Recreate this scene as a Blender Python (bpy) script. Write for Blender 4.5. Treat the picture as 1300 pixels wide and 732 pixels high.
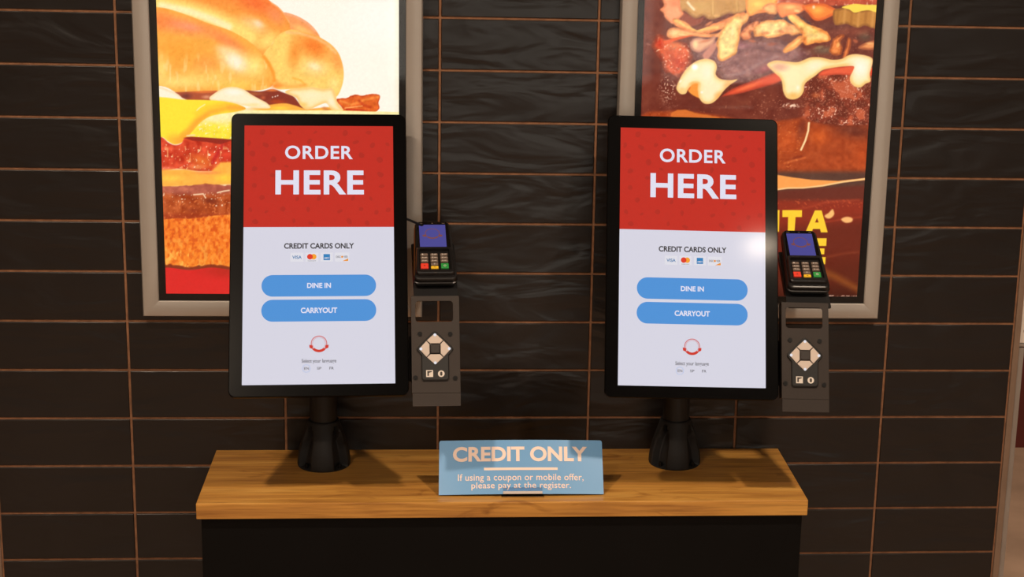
import bpy, bmesh, math, random
import numpy as np
from mathutils import Matrix, Vector

for o in list(bpy.data.objects):
    bpy.data.objects.remove(o)
scene = bpy.context.scene
col = scene.collection
Z0 = 0.7268                      # height above the floor of the wall's reference grout line

# ------------------------------------------------------------------ camera
def rz(a): return Matrix.Rotation(a, 4, 'Z')
def rx(a): return Matrix.Rotation(a, 4, 'X')
cam_data = bpy.data.cameras.new('camera')
cam_data.sensor_fit = 'HORIZONTAL'
cam_data.sensor_width = 36.0
cam_data.lens = 2111.4554 * 36.0 / 1300.0
cam_data.shift_x = -78.46 / 1300.0
cam_data.shift_y = -13.19 / 1300.0
cam_data.clip_start = 0.05
cam = bpy.data.objects.new('camera', cam_data)
col.objects.link(cam)
cam.matrix_world = Matrix.Translation((-0.1568, -3.2170, 1.0818 + Z0)) @ rz(-0.0848) @ rx(1.3308) @ rz(0.0255)
scene.camera = cam

# ------------------------------------------------------------------ world, exposure
world = bpy.data.worlds.new('daylight')
scene.world = world
world.use_nodes = True
bg = world.node_tree.nodes['Background']
bg.inputs['Color'].default_value = (1.0, 0.86, 0.74, 1)
bg.inputs['Strength'].default_value = 2.7
vs = scene.view_settings
vs.view_transform = 'Standard'
vs.look = 'None'
vs.gamma = 1.0
vs.use_curve_mapping = False
vs.exposure = 0.0

LAMP_POWER = 23.0
LAMP_COLOR = (1.0, 0.80, 0.61)
LAMPS = [(-0.93, -1.40, 1.0), (0.85, -1.40, 1.15), (-0.93, -2.72, 1.0), (0.84, -2.72, 0.22),
         (-2.0, -4.10, 0.8), (2.0, -4.10, 0.8), (1.65, 0.75, 1.1)]  # last entry is an added, unseen lamp that brightens the passage
CEIL = 2.75

# ------------------------------------------------------------------ helpers
def lin(c):
    out = []
    for v in c[:3]:
        v = v / 255.0
        out.append(v / 12.92 if v <= 0.04045 else ((v + 0.055) / 1.055) ** 2.4)
    return (out[0], out[1], out[2], 1.0)

def mat_new(name):
    m = bpy.data.materials.new(name)
    m.use_nodes = True
    return m, m.node_tree.nodes, m.node_tree.links

def pbr(name, rgb, rough=0.5, metal=0.0, spec=0.5, noise=None, bump=None, coat=0.0):
    """rgb is sRGB 0-255; noise=(scale, amount) varies the colour; bump=(scale, strength)"""
    m, n, l = mat_new(name)
    p = n['Principled BSDF']
    p.inputs['Base Color'].default_value = lin(rgb)
    p.inputs['Roughness'].default_value = rough
    p.inputs['Metallic'].default_value = metal
    p.inputs['Specular IOR Level'].default_value = spec
    p.inputs['Coat Weight'].default_value = coat
    tc = n.new('ShaderNodeTexCoord')
    if noise:
        t = n.new('ShaderNodeTexNoise')
        t.inputs['Scale'].default_value = noise[0]
        t.inputs['Detail'].default_value = 6
        l.new(tc.outputs['Object'], t.inputs['Vector'])
        r = n.new('ShaderNodeValToRGB')
        a = lin(rgb)
        r.color_ramp.elements[0].position = 0.3
        r.color_ramp.elements[1].position = 0.7
        r.color_ramp.elements[0].color = tuple(v * (1 - noise[1]) for v in a[:3]) + (1,)
        r.color_ramp.elements[1].color = tuple(min(1, v * (1 + noise[1])) for v in a[:3]) + (1,)
        l.new(t.outputs['Fac'], r.inputs['Fac'])
        l.new(r.outputs['Color'], p.inputs['Base Color'])
    if bump:
        t2 = n.new('ShaderNodeTexNoise')
        t2.inputs['Scale'].default_value = bump[0]
        t2.inputs['Detail'].default_value = 4
        l.new(tc.outputs['Object'], t2.inputs['Vector'])
        b = n.new('ShaderNodeBump')
        b.inputs['Strength'].default_value = bump[1]
        b.inputs['Distance'].default_value = 0.002
        l.new(t2.outputs['Fac'], b.inputs['Height'])
        l.new(b.outputs['Normal'], p.inputs['Normal'])
    return m

def glow(name, rgb, strength=1.0):
    """light given off by a display pixel or a lamp"""
    m, n, l = mat_new(name)
    p = n['Principled BSDF']
    p.inputs['Base Color'].default_value = (0.01, 0.01, 0.01, 1)
    p.inputs['Roughness'].default_value = 0.6
    p.inputs['Specular IOR Level'].default_value = 0.0
    p.inputs['Emission Color'].default_value = lin(rgb)
    p.inputs['Emission Strength'].default_value = strength
    return m

def clear_pane(name, ior=1.45, rough=0.02, tint=(1, 1, 1, 1)):
    m, n, l = mat_new(name)
    n.remove(n['Principled BSDF'])
    out = n['Material Output']
    tr = n.new('ShaderNodeBsdfTransparent')
    tr.inputs['Color'].default_value = tint
    gl = n.new('ShaderNodeBsdfGlossy')
    gl.inputs['Roughness'].default_value = rough
    fr = n.new('ShaderNodeFresnel')
    fr.inputs['IOR'].default_value = ior
    mx = n.new('ShaderNodeMixShader')
    l.new(fr.outputs['Fac'], mx.inputs['Fac'])
    l.new(tr.outputs['BSDF'], mx.inputs[1])
    l.new(gl.outputs['BSDF'], mx.inputs[2])
    l.new(mx.outputs['Shader'], out.inputs['Surface'])
    return m

def obj(name, me, mat=None, parent=None, matrix=None, smooth=False):
    o = bpy.data.objects.new(name, me)
    col.objects.link(o)
    if mat is not None and len(me.materials) == 0:
        me.materials.append(mat)
    if parent is not None:
        o.parent = parent
    if matrix is not None:
        o.matrix_basis = matrix
    if smooth:
        for p in me.polygons:
            p.use_smooth = True
    return o

def empty(name, matrix=None, parent=None):
    o = bpy.data.objects.new(name, None)
    col.objects.link(o)
    o.empty_display_size = 0.05
    if parent is not None:
        o.parent = parent
    if matrix is not None:
        o.matrix_basis = matrix
    return o

def tag(o, label=None, category=None, group=None, kind=None):
    if label: o['label'] = label
    if category: o['category'] = category
    if group: o['group'] = group
    if kind: o['kind'] = kind
    return o

def mesh(name, verts, faces):
    me = bpy.data.meshes.new(name)
    me.from_pydata([tuple(v) for v in verts], [], faces)
    me.update()
    return me

class MB:
    """collects shapes into one mesh"""
    def __init__(self): self.v = []; self.f = []
    def add(self, v, f):
        b = len(self.v)
        self.v += [tuple(p) for p in v]
        self.f += [tuple(i + b for i in q) for q in f]
        return self
    def box(self, x0, x1, y0, y1, z0, z1):
        v = [(x0, y0, z0), (x1, y0, z0), (x1, y1, z0), (x0, y1, z0), (x0, y0, z1), (x1, y0, z1), (x1, y1, z1), (x0, y1, z1)]
        f = [(0, 3, 2, 1), (4, 5, 6, 7), (0, 1, 5, 4), (1, 2, 6, 5), (2, 3, 7, 6), (3, 0, 4, 7)]
        return self.add(v, f)
    def bbox(self, x0, x1, y0, y1, z0, z1, b):
        """box with chamfered edges"""
        bm = bmesh.new()
        bmesh.ops.create_cube(bm, size=1.0)
        for q in bm.verts:
            q.co = Vector(((x0 + x1) / 2 + q.co.x * (x1 - x0), (y0 + y1) / 2 + q.co.y * (y1 - y0), (z0 + z1) / 2 + q.co.z * (z1 - z0)))
        bmesh.ops.bevel(bm, geom=bm.edges[:], offset=b, segments=2, affect='EDGES', profile=0.6)
        bm.verts.index_update()
        self.add([q.co for q in bm.verts], [[q.index for q in f.verts] for f in bm.faces])
        bm.free()
        return self
    def loft(self, rings, cap0=True, cap1=True):
        n = len(rings[0])
        v = [p for r in rings for p in r]
        f = []
        for i in range(len(rings) - 1):
            for j in range(n):
                k = (j + 1) % n
                f.append((i * n + j, i * n + k, (i + 1) * n + k, (i + 1) * n + j))
        if cap0: f.append(tuple(reversed(range(n))))
        if cap1: f.append(tuple((len(rings) - 1) * n + j for j in range(n)))
        return self.add(v, f)
    def tube(self, pts, r, n=10):
        pts = [Vector(p) for p in pts]
        rings = []
        for i, p in enumerate(pts):
            d = (pts[min(i + 1, len(pts) - 1)] - pts[max(i - 1, 0)]).normalized()
            a = d.cross(Vector((0.13, 0.2, 0.97))).normalized()
            b = d.cross(a)
            rings.append([p + (a * math.cos(t) + b * math.sin(t)) * r for t in [2 * math.pi * k / n for k in range(n)]])
        return self.loft(rings)
    def cyl(self, c, r, z0, z1, n=24, r1=None):
        r1 = r if r1 is None else r1
        ring = lambda rr, z: [(c[0] + rr * math.cos(2 * math.pi * k / n), c[1] + rr * math.sin(2 * math.pi * k / n), z) for k in range(n)]
        return self.loft([ring(r, z0), ring(r1, z1)])
    def mesh(self, name): return mesh(name, self.v, self.f)

def rrect(cx, cy, w, h, r, z, n=6):
    pts = []
    r = max(r, 1e-5)
    for sx, sy, a0 in ((1, 1, 0), (-1, 1, 90), (-1, -1, 180), (1, -1, 270)):
        for k in range(n + 1):
            a = math.radians(a0 + 90.0 * k / n)
            pts.append((cx + sx * (w / 2 - r) + r * math.cos(a), cy + sy * (h / 2 - r) + r * math.sin(a), z))
    return pts

def flat_poly(name, pts, z=0.0):
    return mesh(name, [(p[0], p[1], z) for p in pts], [tuple(range(len(pts)))])

def disc(name, cx, cy, r, z, n=32, ry=None):
    ry = ry or r
    return flat_poly(name, [(cx + r * math.cos(2 * math.pi * k / n), cy + ry * math.sin(2 * math.pi * k / n)) for k in range(n)], z)

def ringmesh(mb, cx, cy, r0, r1, z, a0=0, a1=360, n=40, ry=1.0):
    v = []; f = []
    for k in range(n + 1):
        a = math.radians(a0 + (a1 - a0) * k / n)
        for r in (r0, r1):
            v.append((cx + r * math.cos(a), cy + r * ry * math.sin(a), z))
    for k in range(n):
        f.append((2 * k, 2 * k + 1, 2 * k + 3, 2 * k + 2))
    mb.add(v, f)

_text_cache = {}
def text_mesh(body, x0, y0, x1, y1, z, bold=0.0, spacing=1.0):
    """flat lettering filling the box (x0,y0)-(x1,y1)"""
    key = (body, bold, spacing)
    if key not in _text_cache:
        cu = bpy.data.curves.new('lettering', 'FONT')
        cu.body = body
        cu.offset = bold
        cu.space_character = spacing
        cu.resolution_u = 5
        cu.fill_mode = 'BOTH'
        to = bpy.data.objects.new('lettering_tmp', cu)
        col.objects.link(to)
        dg = bpy.context.evaluated_depsgraph_get()
        me = bpy.data.meshes.new_from_object(to.evaluated_get(dg))
        v = [tuple(q.co) for q in me.vertices]
        f = [tuple(p.vertices) for p in me.polygons]
        bpy.data.objects.remove(to)
        bpy.data.curves.remove(cu)
        bpy.data.meshes.remove(me)
        _text_cache[key] = (v, f)
    v, f = _text_cache[key]
    xs = [p[0] for p in v]; ys = [p[1] for p in v]
    ax, bx, ay, by = min(xs), max(xs), min(ys), max(ys)
    V = [(x0 + (p[0] - ax) / (bx - ax) * (x1 - x0), y0 + (p[1] - ay) / (by - ay) * (y1 - y0), z) for p in v]
    return mesh('lettering', V, f)

# ------------------------------------------------------------------ materials
M = {}
def tile_material():
    m, n, l = mat_new('dark_glazed_tile')
    p = n['Principled BSDF']
    p.inputs['Roughness'].default_value = 0.34
    p.inputs['Specular IOR Level'].default_value = 0.5
    geo = n.new('ShaderNodeNewGeometry')
    oi = n.new('ShaderNodeObjectInfo')
    mp = n.new('ShaderNodeMapping'); mp.inputs['Scale'].default_value = (5.5, 5.5, 17.0)
    ad = n.new('ShaderNodeVectorMath'); ad.operation = 'MULTIPLY_ADD'
    cmb = n.new('ShaderNodeCombineXYZ')
    l.new(oi.outputs['Random'], cmb.inputs['X']); l.new(oi.outputs['Random'], cmb.inputs['Y'])
    ad.inputs[1].default_value = (40, 25, 0)
    l.new(cmb.outputs['Vector'], ad.inputs[0])
    l.new(geo.outputs['Position'], ad.inputs[2])
    l.new(ad.outputs['Vector'], mp.inputs['Vector'])
    nz = n.new('ShaderNodeTexNoise'); nz.inputs['Scale'].default_value = 1.0; nz.inputs['Detail'].default_value = 2.5
    nz.inputs['Distortion'].default_value = 0.6
    l.new(mp.outputs['Vector'], nz.inputs['Vector'])
    b = n.new('ShaderNodeBump'); b.inputs['Strength'].default_value = 0.85; b.inputs['Distance'].default_value = 0.0085
    l.new(nz.outputs['Fac'], b.inputs['Height'])
    l.new(b.outputs['Normal'], p.inputs['Normal'])
    r = n.new('ShaderNodeValToRGB')
    r.color_ramp.elements[0].color = lin((23, 19, 18)); r.color_ramp.elements[1].color = lin((31, 26, 25))
    l.new(nz.outputs['Fac'], r.inputs['Fac'])
    l.new(r.outputs['Color'], p.inputs['Base Color'])
    return m
M['tile'] = tile_material()
M['grout'] = pbr('brown_grout', (142, 100, 72), 0.9, noise=(60, 0.25), bump=(300, 0.4))

def wood_material():
    m, n, l = mat_new('oak_laminate')
    p = n['Principled BSDF']
    p.inputs['Roughness'].default_value = 0.38
    p.inputs['Specular IOR Level'].default_value = 0.45
    tc = n.new('ShaderNodeTexCoord')
    mp = n.new('ShaderNodeMapping'); mp.inputs['Scale'].default_value = (2.2, 26.0, 26.0)
    l.new(tc.outputs['Object'], mp.inputs['Vector'])
    n1 = n.new('ShaderNodeTexNoise'); n1.inputs['Scale'].default_value = 1.6; n1.inputs['Detail'].default_value = 5; n1.inputs['Distortion'].default_value = 0.5
    l.new(mp.outputs['Vector'], n1.inputs['Vector'])
    r1 = n.new('ShaderNodeValToRGB')
    e = r1.color_ramp.elements
    e[0].position = 0.26; e[0].color = lin((164, 110, 52))
    e[1].position = 0.74; e[1].color = lin((222, 168, 86))
    k = e.new(0.5); k.color = lin((204, 146, 68))
    l.new(n1.outputs['Fac'], r1.inputs['Fac'])
    mp2 = n.new('ShaderNodeMapping'); mp2.inputs['Scale'].default_value = (6.0, 190.0, 190.0)
    l.new(tc.outputs['Object'], mp2.inputs['Vector'])
    n2 = n.new('ShaderNodeTexNoise'); n2.inputs['Scale'].default_value = 1.3; n2.inputs['Detail'].default_value = 4
    l.new(mp2.outputs['Vector'], n2.inputs['Vector'])
    r2 = n.new('ShaderNodeValToRGB')
    r2.color_ramp.elements[0].position = 0.32; r2.color_ramp.elements[0].color = (0.60, 0.54, 0.48, 1)
    r2.color_ramp.elements[1].position = 0.55; r2.color_ramp.elements[1].color = (1, 1, 1, 1)
    l.new(n2.outputs['Fac'], r2.inputs['Fac'])
    # knots and cross marks of the printed plank
    n3 = n.new('ShaderNodeTexNoise'); n3.inputs['Scale'].default_value = 1.0; n3.inputs['Detail'].default_value = 3; n3.inputs['Distortion'].default_value = 1.2
    mp3 = n.new('ShaderNodeMapping'); mp3.inputs['Scale'].default_value = (9.0, 24.0, 24.0); mp3.inputs['Location'].default_value = (3.1, 0.7, 0)
    l.new(tc.outputs['Object'], mp3.inputs['Vector']); l.new(mp3.outputs['Vector'], n3.inputs['Vector'])
    r3 = n.new('ShaderNodeValToRGB')
    r3.color_ramp.elements[0].position = 0.62; r3.color_ramp.elements[0].color = (1, 1, 1, 1)
    r3.color_ramp.elements[1].position = 0.74; r3.color_ramp.elements[1].color = (0.52, 0.42, 0.34, 1)
    l.new(n3.outputs['Fac'], r3.inputs['Fac'])
    mx = n.new('ShaderNodeMixRGB'); mx.blend_type = 'MULTIPLY'; mx.inputs['Fac'].default_value = 0.75
    l.new(r1.outputs['Color'], mx.inputs['Color1']); l.new(r2.outputs['Color'], mx.inputs['Color2'])
    mx2 = n.new('ShaderNodeMixRGB'); mx2.blend_type = 'MULTIPLY'; mx2.inputs['Fac'].default_value = 0.8
    l.new(mx.outputs['Color'], mx2.inputs['Color1']); l.new(r3.outputs['Color'], mx2.inputs['Color2'])
    l.new(mx2.outputs['Color'], p.inputs['Base Color'])
    b = n.new('ShaderNodeBump'); b.inputs['Strength'].default_value = 0.12; b.inputs['Distance'].default_value = 0.001
    l.new(n2.outputs['Fac'], b.inputs['Height']); l.new(b.outputs['Normal'], p.inputs['Normal'])
    return m
M['wood'] = wood_material()
M['cabinet'] = pbr('black_laminate', (7, 6, 6), 0.6, spec=0.15, noise=(8, 0.2))
M['shadow_gap'] = pbr('black_rail', (8, 8, 8), 0.8)
M['floor'] = pbr('beige_floor_tile', (158, 132, 112), 0.5, noise=(5, 0.22))
M['ceiling'] = pbr('dark_ceiling_board', (58, 50, 46), 0.9, noise=(40, 0.05))
M['plaster'] = pbr('warm_grey_plaster', (150, 138, 126), 0.85, noise=(6, 0.06))
M['maroon'] = pbr('maroon_wall_panel', (92, 30, 22), 0.6, noise=(10, 0.15))
M['alu'] = pbr('satin_aluminium', (186, 178, 170), 0.42, metal=0.4, noise=(3, 0.04), bump=(500, 0.05))
M['trim_tan'] = pbr('bronze_edge_trim', (142, 118, 100), 0.5, metal=0.3, noise=(15, 0.12))
M['trim_grey'] = pbr('grey_corner_trim', (156, 146, 138), 0.5, metal=0.35, noise=(15, 0.10))
M['mat_black'] = pbr('black_poster_gasket', (20, 17, 16), 0.6)
M['black_plastic'] = pbr('black_textured_plastic', (26, 25, 26), 0.5, spec=0.4, bump=(900, 0.12))
M['base_metal'] = pbr('black_cast_metal', (30, 29, 30), 0.55, spec=0.4, bump=(700, 0.15))
M['bezel'] = pbr('black_bezel_glass', (7, 6, 6), 0.25, spec=0.08)
M['bracket'] = pbr('dark_bronze_powder_coat', (42, 31, 24), 0.5, metal=0.25, bump=(900, 0.12), noise=(30, 0.05))
M['pad_black'] = pbr('matte_black_pad', (22, 20, 19), 0.6)
M['pad_key'] = pbr('ivory_key', (208, 192, 180), 0.45)
M['pad_tip'] = glow('white_key_light', (240, 238, 245), 0.9)
M['centre_key'] = pbr('dark_brown_key', (44, 36, 32), 0.4)
M['white_ink'] = pbr('white_ink', (225, 215, 205), 0.6)
M['ink_dark'] = pbr('dark_ink', (60, 52, 46), 0.6)
M['screw'] = pbr('black_screw', (18, 17, 17), 0.35, metal=0.5)
M['term'] = pbr('black_terminal_plastic', (24, 21, 21), 0.34, spec=0.5)
M['term_glass'] = pbr('terminal_glass', (20, 16, 15), 0.12, spec=0.5)
M['key_grey'] = pbr('grey_rubber_key', (118, 100, 88), 0.6)
M['key_red'] = pbr('red_rubber_key', (236, 62, 40), 0.55)
M['key_yellow'] = pbr('yellow_rubber_key', (246, 196, 40), 0.55)
M['key_green'] = pbr('green_rubber_key', (40, 150, 66), 0.55)
M['cable'] = pbr('black_cable', (16, 15, 15), 0.5)
M['sign_blue'] = pbr('blue_sign_card', (116, 172, 224), 0.30, spec=0.5)
M['sign_ink'] = pbr('pale_pink_ink', (255, 228, 214), 0.5)
M['clear'] = clear_pane('clear_acrylic', 1.5, 0.04, (0.93, 0.93, 0.95, 1))
M['clip'] = pbr('frosted_clip', (205, 196, 190), 0.28, spec=0.6)
M['screen_glass'] = clear_pane('screen_cover_glass', 1.13, 0.085)
M['poster_glass'] = clear_pane('poster_acrylic', 1.30, 0.04)
M['window_glass'] = clear_pane('window_pane_glass', 1.45, 0.0, (0.92, 0.95, 0.95, 1))
M['window_frame'] = pbr('dark_window_frame', (60, 54, 50), 0.5, metal=0.3)
M['lamp_ring'] = pbr('white_lamp_ring', (225, 222, 216), 0.5)
M['lamp_glow'] = glow('lamp_diffuser', (255, 226, 190), 9.0)
M['box_white'] = pbr('white_painted_metal', (225, 214, 204), 0.5, noise=(20, 0.05))
# display colours
M['ui_white'] = glow('display_white', (215, 213, 226))
M['ui_red'] = glow('display_red', (195, 46, 34))
M['ui_red_dark'] = glow('display_dark_red', (179, 44, 33))
M['ui_blue'] = glow('display_blue', (80, 146, 214))
M['ui_text'] = glow('display_text_white', (226, 224, 240))
M['ui_dark'] = glow('display_text_dark', (62, 58, 60))
M['ui_grey'] = glow('display_text_grey', (92, 88, 92))
M['ui_card'] = glow('display_card_white', (224, 222, 230))
M['ui_visa'] = glow('display_navy', (62, 120, 170))
M['ui_mred'] = glow('display_circle_red', (222, 62, 40))
M['ui_myel'] = glow('display_circle_amber', (246, 160, 46))
M['ui_amex'] = glow('display_square_blue', (52, 128, 186))
M['ui_orange'] = glow('display_orange', (232, 146, 52))
M['ui_logo'] = glow('display_logo_red', (206, 58, 44))
M['ui_ring'] = glow('display_ring_blue', (150, 178, 226))
M['ts_blue'] = glow('terminal_display_blue', (73, 70, 142))
M['ts_ink'] = glow('terminal_display_brown', (120, 70, 70))

# ------------------------------------------------------------------ the setting
TX0, TX1 = -1.0298, 1.0272
PITX, PITZ = 0.305, 0.1004
wall = tag(obj('wall_back', MB().box(TX0 - 0.004, TX1 + 0.002, -0.0015, 0.20, 0.0, CEIL).mesh('wall_back'), M['grout']), 'dark brown tiled wall section with brown grout behind the kiosks', kind='structure')

def tile_mesh(w, h):
    t, c = 0.0068, 0.0014
    r = lambda inset, y: [(inset, y, inset), (w - inset, y, inset), (w - inset, y, h - inset), (inset, y, h - inset)]
    mb = MB()
    mb.loft([r(0, t), r(0, 0.0018), r(0.0005, 0.0005), r(c, 0.0)])
    return mb.mesh('tile')
GW = 0.0046
row_edges = [Z0 + (8 - j) * PITZ for j in range(-13, 17)]
row_edges = sorted([z for z in row_edges if 0.0 < z < CEIL] + [0.0, CEIL])
col_edges = [TX0] + [(i - 2.5) * PITX for i in range(0, 6)] + [TX1]
_tiles = {}
for i in range(len(col_edges) - 1):
    for j in range(len(row_edges) - 1):
        x0, x1 = col_edges[i] + GW / 2, col_edges[i + 1] - GW / 2
        z0, z1 = row_edges[j] + GW / 2, row_edges[j + 1] - GW / 2
        if z1 - z0 < 0.01: continue
        k = (round(x1 - x0, 4), round(z1 - z0, 4))
        if k not in _tiles: _tiles[k] = tile_mesh(*k)
        obj('tile', _tiles[k], M['tile'], wall, Matrix.Translation((x0, -0.004, z0)))

tag(obj('trim_1', MB().bbox(TX1 + 0.001, TX1 + 0.0135, -0.0075, 0.02, 0, CEIL, 0.001).mesh('trim_1'), M['trim_tan']), 'tan metal strip capping the tiles beside the passage', kind='structure')
tag(obj('trim_2', MB().bbox(TX1 + 0.0145, TX1 + 0.0255, -0.004, 0.205, 0, Z0 + 0.1495, 0.001).mesh('trim_2'), M['trim_grey']), 'grey strip on the wall end by the passage, below the white box', kind='structure')
tag(obj('trim_3', MB().bbox(TX0 - 0.0145, TX0 - 0.001, -0.0075, 0.02, 0, CEIL, 0.001).mesh('trim_3'), M['trim_tan']), 'tan metal strip capping the tiles at their other end', kind='structure')

RX0, RX1, RY0, RY1 = -2.8, 2.8, -5.2, 1.84
tag(obj('floor', MB().box(RX0, RX1, RY0, RY1, -0.1, 0.0).mesh('floor'), M['floor']), kind='structure')
tag(obj('ceiling', MB().box(RX0, RX1, RY0, RY1, CEIL, CEIL + 0.1).mesh('ceiling'), M['ceiling']), kind='structure')
tag(obj('wall_left', MB().box(RX0 - 0.1, RX0, RY0, RY1, 0, CEIL).mesh('wall_left'), M['plaster']), kind='structure')
tag(obj('wall_right', MB().box(RX1, RX1 + 0.1, RY0, RY1, 0, CEIL).mesh('wall_right'), M['plaster']), kind='structure')
tag(obj('wall_far', MB().box(RX0, RX1, RY1, RY1 + 0.1, 0, CEIL).mesh('wall_far'), M['maroon']), 'maroon wall at the far end of the passage', kind='structure')
WX0, WX1, WZ0, WZ1 = -0.45, 1.75, 0.72, 2.15
WMX = 0.955
tag(obj('wall_front', MB().box(RX0, WX0, RY0 - 0.12, RY0, 0, CEIL).box(WX1, RX1, RY0 - 0.12, RY0, 0, CEIL)
    .box(WX0, WX1, RY0 - 0.12, RY0, 0, WZ0).box(WX0, WX1, RY0 - 0.12, RY0, WZ1, CEIL).mesh('wall_front'), M['plaster']), kind='structure')
win = tag(empty('window_1', Matrix.Translation((0, RY0 - 0.06, 0))), kind='structure')
fr = MB()
for x in (WX0, 0.25, WMX - 0.025, WX1 - 0.05): fr.box(x, x + 0.05, -0.03, 0.03, WZ0, WZ1)
for z in (WZ0, WZ1 - 0.05): fr.box(WX0, WX1, -0.029, 0.029, z, z + 0.05)
obj('window_frame', fr.mesh('window_frame'), M['window_frame'], win)
for x0, x1 in ((WX0 + 0.05, 0.25), (0.30, WMX - 0.025), (WMX + 0.025, WX1 - 0.05)):
    obj('pane', MB().box(x0, x1, -0.004, 0.004, WZ0 + 0.05, WZ1 - 0.05).mesh('pane'), M['window_glass'], win)

# ------------------------------------------------------------------ lamps in the ceiling
for i, (lx, ly, k) in enumerate(LAMPS):
    t = empty('ceiling_light', Matrix.Translation((lx, ly, CEIL)))
    tag(t, 'round recessed warm white downlight set in the dark ceiling', 'lamp', 'recessed ceiling downlights')
    mb = MB()
    n = 32
    rg = lambda r, z: [(r * math.cos(2 * math.pi * q / n), r * math.sin(2 * math.pi * q / n), z) for q in range(n)]
    mb.loft([rg(0.085, 0), rg(0.085, -0.004), rg(0.068, -0.006), rg(0.062, 0.0)], cap0=False, cap1=False)
    obj('lamp_ring', mb.mesh('lamp_ring'), M['lamp_ring'], t)
    obj('diffuser', MB().cyl((0, 0), 0.062, -0.003, -0.001, 32).mesh('diffuser'), M['lamp_glow'], t)
    ld = bpy.data.lights.new('downlight', 'AREA')
    ld.shape = 'DISK'; ld.size = 0.11
    ld.energy = LAMP_POWER * k
    ld.color = LAMP_COLOR
    ld.spread = math.radians(150)
    lo = bpy.data.objects.new('downlight', ld)
    col.objects.link(lo)
    lo.parent = t
    lo.location = (0, 0, -0.012)

# ------------------------------------------------------------------ counter and cabinet
CTZ = -0.0668 + Z0
CX0, CX1 = -0.5964, 0.5488
CYF = -0.2970
ctop = obj('countertop', MB().bbox(CX0, CX1, CYF, -0.0045, CTZ - 0.0308, CTZ, 0.0018).mesh('countertop'), M['wood'])
tag(ctop, 'oak plank countertop carrying both ordering kiosks', 'countertop')
cab = empty('cabinet', Matrix.Translation(((CX0 + CX1) / 2, -0.15, 0)))
tag(cab, 'black cabinet under the oak countertop', 'cabinet')
cw = (CX1 - CX0) / 2 - 0.006
obj('body', MB().box(-cw + 0.018, cw - 0.018, -0.118, 0.142, 0.08, CTZ - 0.032).mesh('body'), M['shadow_gap'], cab)
obj('front_panel', MB().bbox(-cw + 0.001, cw - 0.001, -0.134, -0.1185, 0.08, CTZ - 0.0345, 0.001).mesh('front_panel'), M['cabinet'], cab)
for s in (-1, 1):
    obj('side_panel', MB().bbox(min(s * cw, s * (cw - 0.017)), max(s * cw, s * (cw - 0.017)), -0.118, 0.142, 0.08, CTZ - 0.032, 0.001).mesh('side_panel'), M['cabinet'], cab)
obj('plinth', MB().box(-cw + 0.03, cw - 0.03, -0.09, 0.14, 0.0, 0.08).mesh('plinth'), M['shadow_gap'], cab)

# white box on the end of the tiled wall, just seen past its edge
wb = empty('wall_box', Matrix.Translation((TX1 + 0.0145, 0.06, Z0 + 0.1515)))
tag(wb, 'white metal box on the end of the tiled wall by the passage', 'box')
obj('body', MB().bbox(0.0, 0.07, -0.060, 0.060, 0.0065, 0.127, 0.003).mesh('body'), M['box_white'], wb)
obj('lower_rail', MB().bbox(-0.0005, 0.0715, -0.0625, 0.062, 0.0, 0.006, 0.0015).mesh('lower_rail'), M['trim_grey'], wb)
obj('screw', MB().tube([(0.010, -0.0625, 0.034), (0.010, -0.058, 0.034)], 0.003, 12).mesh('screw'), M['trim_grey'], wb)
HOM_L = [[667.080168, -37.25349, 211.006691], [12.382773, -657.813232, 372.411287], [0.025359, -0.073267, 1.0]]

HOM_R = [[651.880075, -36.404632, 805.602421], [12.100619, -642.824296, 375.05204], [0.024781, -0.071598, 1.0]]

# ------------------------------------------------------------------ printed pictures (painted point by point on the sheet)
def smoothstep(a, b, x):
    t = np.clip((x - a) / (b - a + 1e-12), 0, 1)
    return t * t * (3 - 2 * t)

def vnoise(x, y, seed=0):
    xi = np.floor(x); yi = np.floor(y)
    fx = x - xi; fy = y - yi
    fx = fx * fx * (3 - 2 * fx); fy = fy * fy * (3 - 2 * fy)
    def h(a, b):
        s = np.sin(a * 127.1 + b * 311.7 + seed * 74.7) * 43758.5453
        return s - np.floor(s)
    return (h(xi, yi) * (1 - fx) + h(xi + 1, yi) * fx) * (1 - fy) + (h(xi, yi + 1) * (1 - fx) + h(xi + 1, yi + 1) * fx) * fy

def fbm(x, y, s, seed=0, o=3):
    t = 0; a = 0.5; tot = 0
    for k in range(o):
        t = t + a * vnoise(x / s, y / s, seed + k * 13); tot += a; a *= 0.5; s *= 0.5
    return t / tot

def spline(pts, n=6):
    P = np.array(pts, float); N = len(P); out = []
    for i in range(N):
        p0, p1, p2, p3 = P[(i - 1) % N], P[i], P[(i + 1) % N], P[(i + 2) % N]
        for k in range(n):
            t = k / n
            out.append(0.5 * (2 * p1 + (p2 - p0) * t + (2 * p0 - 5 * p1 + 4 * p2 - p3) * t * t + (3 * p1 - p0 - 3 * p2 + p3) * t ** 3))
    return np.array(out)

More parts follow.
